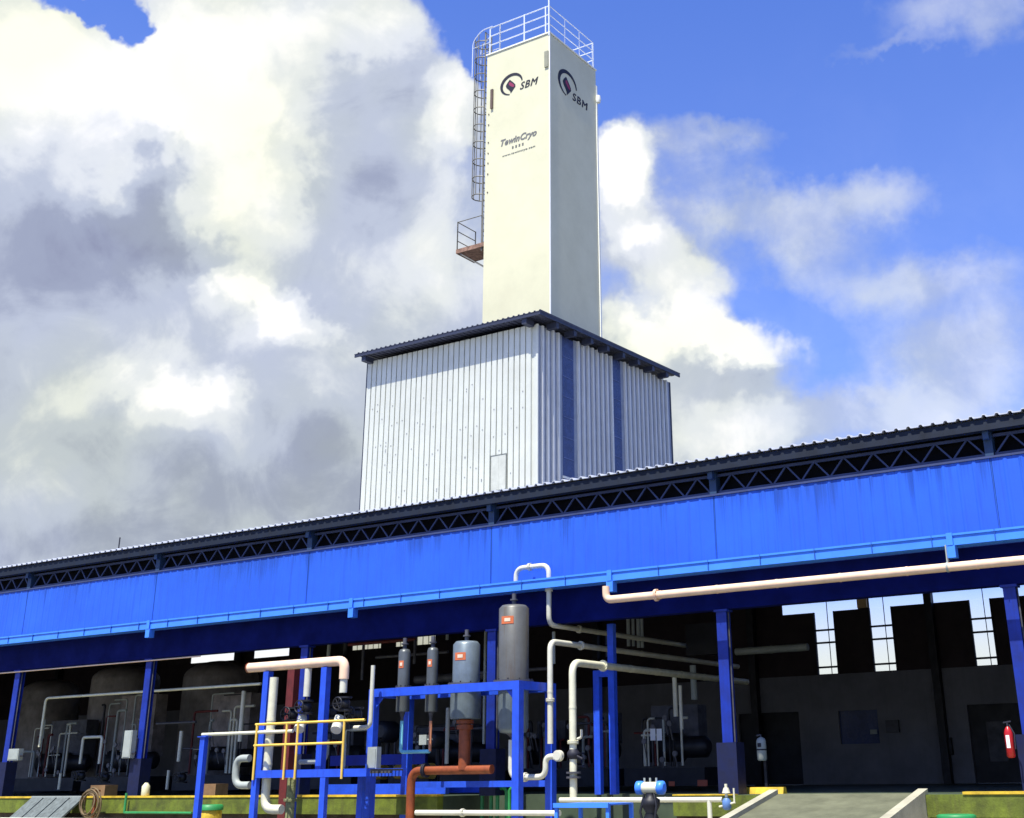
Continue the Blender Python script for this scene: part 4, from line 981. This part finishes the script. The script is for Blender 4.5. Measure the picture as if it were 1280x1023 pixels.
for (x0, x1, y0, y1, Y, nm, lb, ct, m_) in (
    (813, 819, 911, 926, 28.9, 'paper_notice', 'white paper notice in the dark machine room, left of two', 'notice', whitel),
    (821, 827, 911, 926, 28.9, 'paper_notice', 'white paper notice in the dark machine room, right of two', 'notice', whitel),
    (836, 843, 977, 983, 28.5, 'red_tag', 'small dull red tag low in the machine room, left one', 'tag', mat('tag_red', (.40, .09, .04), .6)),
    (872, 884, 975, 983, 28.5, 'red_tag', 'dull red plate low in the machine room next to the big column', 'tag', mat('tag_red', (.40, .09, .04), .6)),
    (1088, 1096, 912, 918, 39.9, 'paper_notice', 'small pale notice in the corner of the dark inner window', 'notice', boxgrey),
    (1108, 1122, 900, 916, 39.85, 'wall_cabinet', 'small dim cabinet on the inner wall right of the window', 'cabinet', dkgrey),
    (1176, 1188, 922, 944, 39.8, 'wall_cabinet', 'dark cabinet low on the inner wall left of the door', 'cabinet', black),
    (152, 166, 913, 948, 24.8, 'junction_box', 'tall pale junction box fixed beside the second column from the left', 'junction box', boxgrey),
    (9, 24, 936, 951, 24.7, 'junction_box', 'small pale junction box beside the leftmost column', 'junction box', boxgrey),
    (858, 895, 778, 820, 31, 'hanging_panel', 'black panel hanging inside the shed left of the big column', 'panel', black)):
    a, b = at(x0, y1, Y), at(x1, y0, Y)
    g = MB().box(a.x, b.x, Y, Y+(.16 if ct in ('cabinet', 'junction box', 'panel') else .01), a.z, b.z)
    if ct == 'junction box':
        g.box(a.x+.03, b.x-.03, Y-.012, Y-.001, a.z+.03, b.z-.03)
    o = g.build(nm, m_); tag(o, lb, ct)
    if ct == 'junction box':
        # bracket to the column
        MB().box(b.x, b.x+.15, Y+.05, Y+.1, a.z+.1, a.z+.14).build('bracket', dark, o)
pw = [(860, 770, 6, 62, 31), ]
# thin upright tubes
for i, (x, ya, yb, Y, r, lb) in enumerate(((785, 774, 808, 30, .05, 'first of four short tubes hanging high in the machine room'), (791, 774, 808, 30, .04, 'second of four short tubes hanging high in the machine room'), (797.5, 774, 810, 30, .05, 'third of four short tubes hanging high in the machine room'), (802, 774, 810, 30, .04, 'fourth of four short tubes hanging high in the machine room'),
    (843, 847, 896, 29, .06, 'taller left one of two pale upright tubes in the machine room'), (850, 857, 912, 29, .045, 'lower right one of two pale upright tubes in the machine room'), (866, 832, 875, 30, .08, 'dim grey upright pipe left of the big column'), (829, 900, 940, 29, .03, 'thin dark upright pipe right of the white notices'),
    (211, 963, 987, 27, .045, 'short white standpipe right of the second column'), (76, 967, 987, 27, .045, 'short white standpipe left of the second column'), (227, 914, 952, 27, .055, 'pale upright pipe in front of the right brown panel'), (305, 864, 927, 27, .065, 'pale upright pipe with a flange left of the valve platform'))):
    pipe('upright_tube', whitep if x < 320 or x in (843, 850) else boxgrey, [(x, ya, Y), (x, yb, Y)], r, lb, 'tube')
pipe('bent_pipe', silver, [(49, 934, 26), (57, 873, 26), (90, 872, 26), (178, 866, 26), (326, 857, 26)], .04, 'silver pipe running across the left bays and bending down near the first column', rad=.15)
pipe('u_shaped_pipe', whitep, [(100, 955, 27), (104, 922, 27), (128, 921, 27), (125, 955, 27)], .045, 'white upside-down U pipe in front of the left brown panel', rad=.1)
pipe('ceiling_pipe', boxgrey, [(920, 815, 33), (1010, 811, 33)], .10, 'dim level pipe high in the shed right of the big column')
pipe('ceiling_pipe', dkgrey, [(520, 850, 30), (620, 845, 30)], .12, 'dark level pipe behind the cylinders')
for (a, b, Y, yy) in ((325, 395, 36, 843),):
    pass
for i, (x, y, Y) in enumerate(((102, 970, 26.8), (228, 972, 26.8), (132, 972, 26.8), (722, 950, 25.6), (470, 930, 26))):
    valve(x, y, Y, .12, ['dark valve with handwheel below the upside-down U pipe', 'dark valve with handwheel below the pale upright pipe', 'dark valve right of the upside-down U pipe', 'dark valve right of the thick pale pipe', 'dark valve behind the left post of the tank frame'][i], True, black, .12, 'dark valves inside the shed')
# things in front of the left kerb
gx = at(52, 1006, 23.9); t = thing('leaning_grating', 'grey steel panel with four bays leaning against the left kerb', 'grating', (gx.x, 24.1, .62))
ga, gb = at(18, 1008, 23.9).x, at(84, 1006, 23.9).x; n = 4
for i in range(n):
    x0 = ga+(gb-ga)*i/n+.03; x1 = ga+(gb-ga)*(i+1)/n-.03
    MB().add([(x0, 23.75, .72), (x1, 23.75, .72), (x1+.15, 24.3, ZP+.02), (x0+.15, 24.3, ZP+.02), (x0, 23.79, .69), (x1, 23.79, .69), (x1+.15, 24.34, ZP-.01), (x0+.15, 24.34, ZP-.01)], [(0, 1, 2, 3), (7, 6, 5, 4), (0, 4, 5, 1), (1, 5, 6, 2), (2, 6, 7, 3), (3, 7, 4, 0)]).build('grating_bay', mat('grating_grey', (.12, .14, .13), .6, var=.3, scale=8), t)
MB().bar((ga, 23.76, .68), (gb, 23.76, .68), .05, .05).bar((ga+.15, 24.33, ZP+.03), (gb+.15, 24.33, ZP+.03), .05, .05).build('grating_frame', boxgrey, t)
for sx in (ga+.02, gb-.02): MB().tube([(sx, 23.8, .624), (sx, 23.8, .7)], .03, 6).build('foot', dkgrey, t)
c = at(110, 1004, 23.9); t = thing('hose_reel', 'coil of brown hose on a small stand by the left kerb', 'hose reel', (c.x, 23.9, .62))
for k in range(5):
    R1 = .26+.035*k; q = 22
    MB().tube([(c.x+R1*math.cos(2*PI*i/q)+.05*math.sin(k*2), 23.9+.03*k+.05*math.sin(2*PI*i/q+k), c.z-.03+R1*math.sin(2*PI*i/q)*1.02) for i in range(q)], .022, 6, closed=True).build('hose_coil', rubber, t)
MB().box(c.x-.05, c.x+.05, 24.08, 24.14, .62, c.z+.32).box(c.x-.16, c.x+.16, 23.95, 24.14, c.z+.28, c.z+.33).build('reel_post', redp, t)
c = at(183, 990, 24.55); t = MB().lathe((c.x, 24.52, ZP+.046), [(.10, 0), (.11, .02), (.11, .24), (.07, .29), (.04, .33)], 14).build('paint_can', mat('pale_yellow_can', (.66, .64, .40), .5)); tag(t, 'pale yellow can standing on the left kerb right of the second column', 'can')
for i, (x, lb) in enumerate(((130, 'cardboard box on the platform right of the hose reel'), (267, 'cardboard box on the platform behind the slim blue post'))):
    c = at(x, 985, 25.7); t = MB().box(c.x-.35, c.x+.3, 25.5, 25.95, ZP+.001, ZP+.32).box(c.x-.03, c.x+.03, 25.497, 25.499, ZP+.002, ZP+.3).build('carton', mat('carton_brown', (.25, .14, .06), .8, var=.2)); tag(t, lb, 'box', 'cartons on the platform')
xg = at(158, 1000, 24.3).x; pipe('green_pipe', greenp, [(xg, 24.28, .85), (xg, 24.28, 1.35), (xg+.02, 24.28, 1.36)][:2]+[], .035, 'small green upright pipe against the left kerb', raw=True)
pipe('green_floor_pipe', greenp, [(xg, 24.28, .86), (at(240, 1015, 24.28).x, 24.28, .86)], .03, 'green pipe running low along the left kerb', raw=True)
pipe('ground_pipe', whitep, [(at(-20, 1019, 23.6).x, 23.6, .70), (at(310, 1019, 23.6).x, 23.6, .70)], .04, 'low pale pipe along the foot of the left kerb', raw=True)
# distant antenna behind the shed roof
c = at(150, 672, 43); t = MB().tube([(c.x, 43, 0), (c.x, 43, c.z)], .035, 6).build('antenna_mast', dark); tag(t, 'thin dark antenna mast rising behind the left part of the shed roof', 'antenna')
# ceiling lamps seen under the eave
for i, (x, y, Y) in enumerate(((10, 825, 25.3), (201, 811, 25.3))):
    pass

# hangers of the salmon pipe
for i, x in enumerate((1188,)):
    X = at(x, 735, 24.50).x
    MB().tube([(X-.02, 24.50, zsm), (X+.02, 24.50, zsm)], .097, 14).box(X-.012, X+.012, 24.49, 24.60, zsm+.09, 5.74).build('pipe_strap', boxgrey, sp)

# dim pipework high up behind the cylinders
for i, (x0, y0, x1, y1, Y, r, m_, lb) in enumerate(((436, 806, 520, 801, 28, .05, reddk, 'dim red pipe high behind the two thin cylinders, upper one'), (470, 822, 560, 817, 28.4, .04, dkgrey, 'dim grey pipe high behind the two thin cylinders, lower one'),
        (545, 786, 612, 782, 28.2, .09, mat('beam_brown', (.20, .13, .10), .7), 'dull brown level pipe high behind the stout cylinder'), (590, 842, 690, 836, 28, .045, dkgrey, 'thin dim level pipe behind the largest cylinder'), (196, 905, 245, 903, 28, .04, dkgrey, 'thin dim level pipe right of the second column'))):
    pipe('level_pipe', m_, [(x0, y0, Y), (x1, y1, Y)], r, lb)
for i, (x, ya, yb, Y, r, lb) in enumerate(((455, 800, 850, 28, .04, 'dim upright pipe left of the first thin cylinder'), (520, 770, 830, 28, .04, 'dim upright pipe between the two thin cylinders'), (607, 780, 930, 27, .035, 'thin upright pipe left of the largest cylinder'), (612, 790, 935, 27.2, .03, 'thinnest upright pipe left of the largest cylinder'), (560, 760, 800, 27.5, .04, 'dim short pipe hanging over the stout cylinder'))):
    pipe('upright_tube', boxgrey if i > 1 else dkgrey, [(x, ya, Y), (x, yb, Y)], r, lb, 'tube')
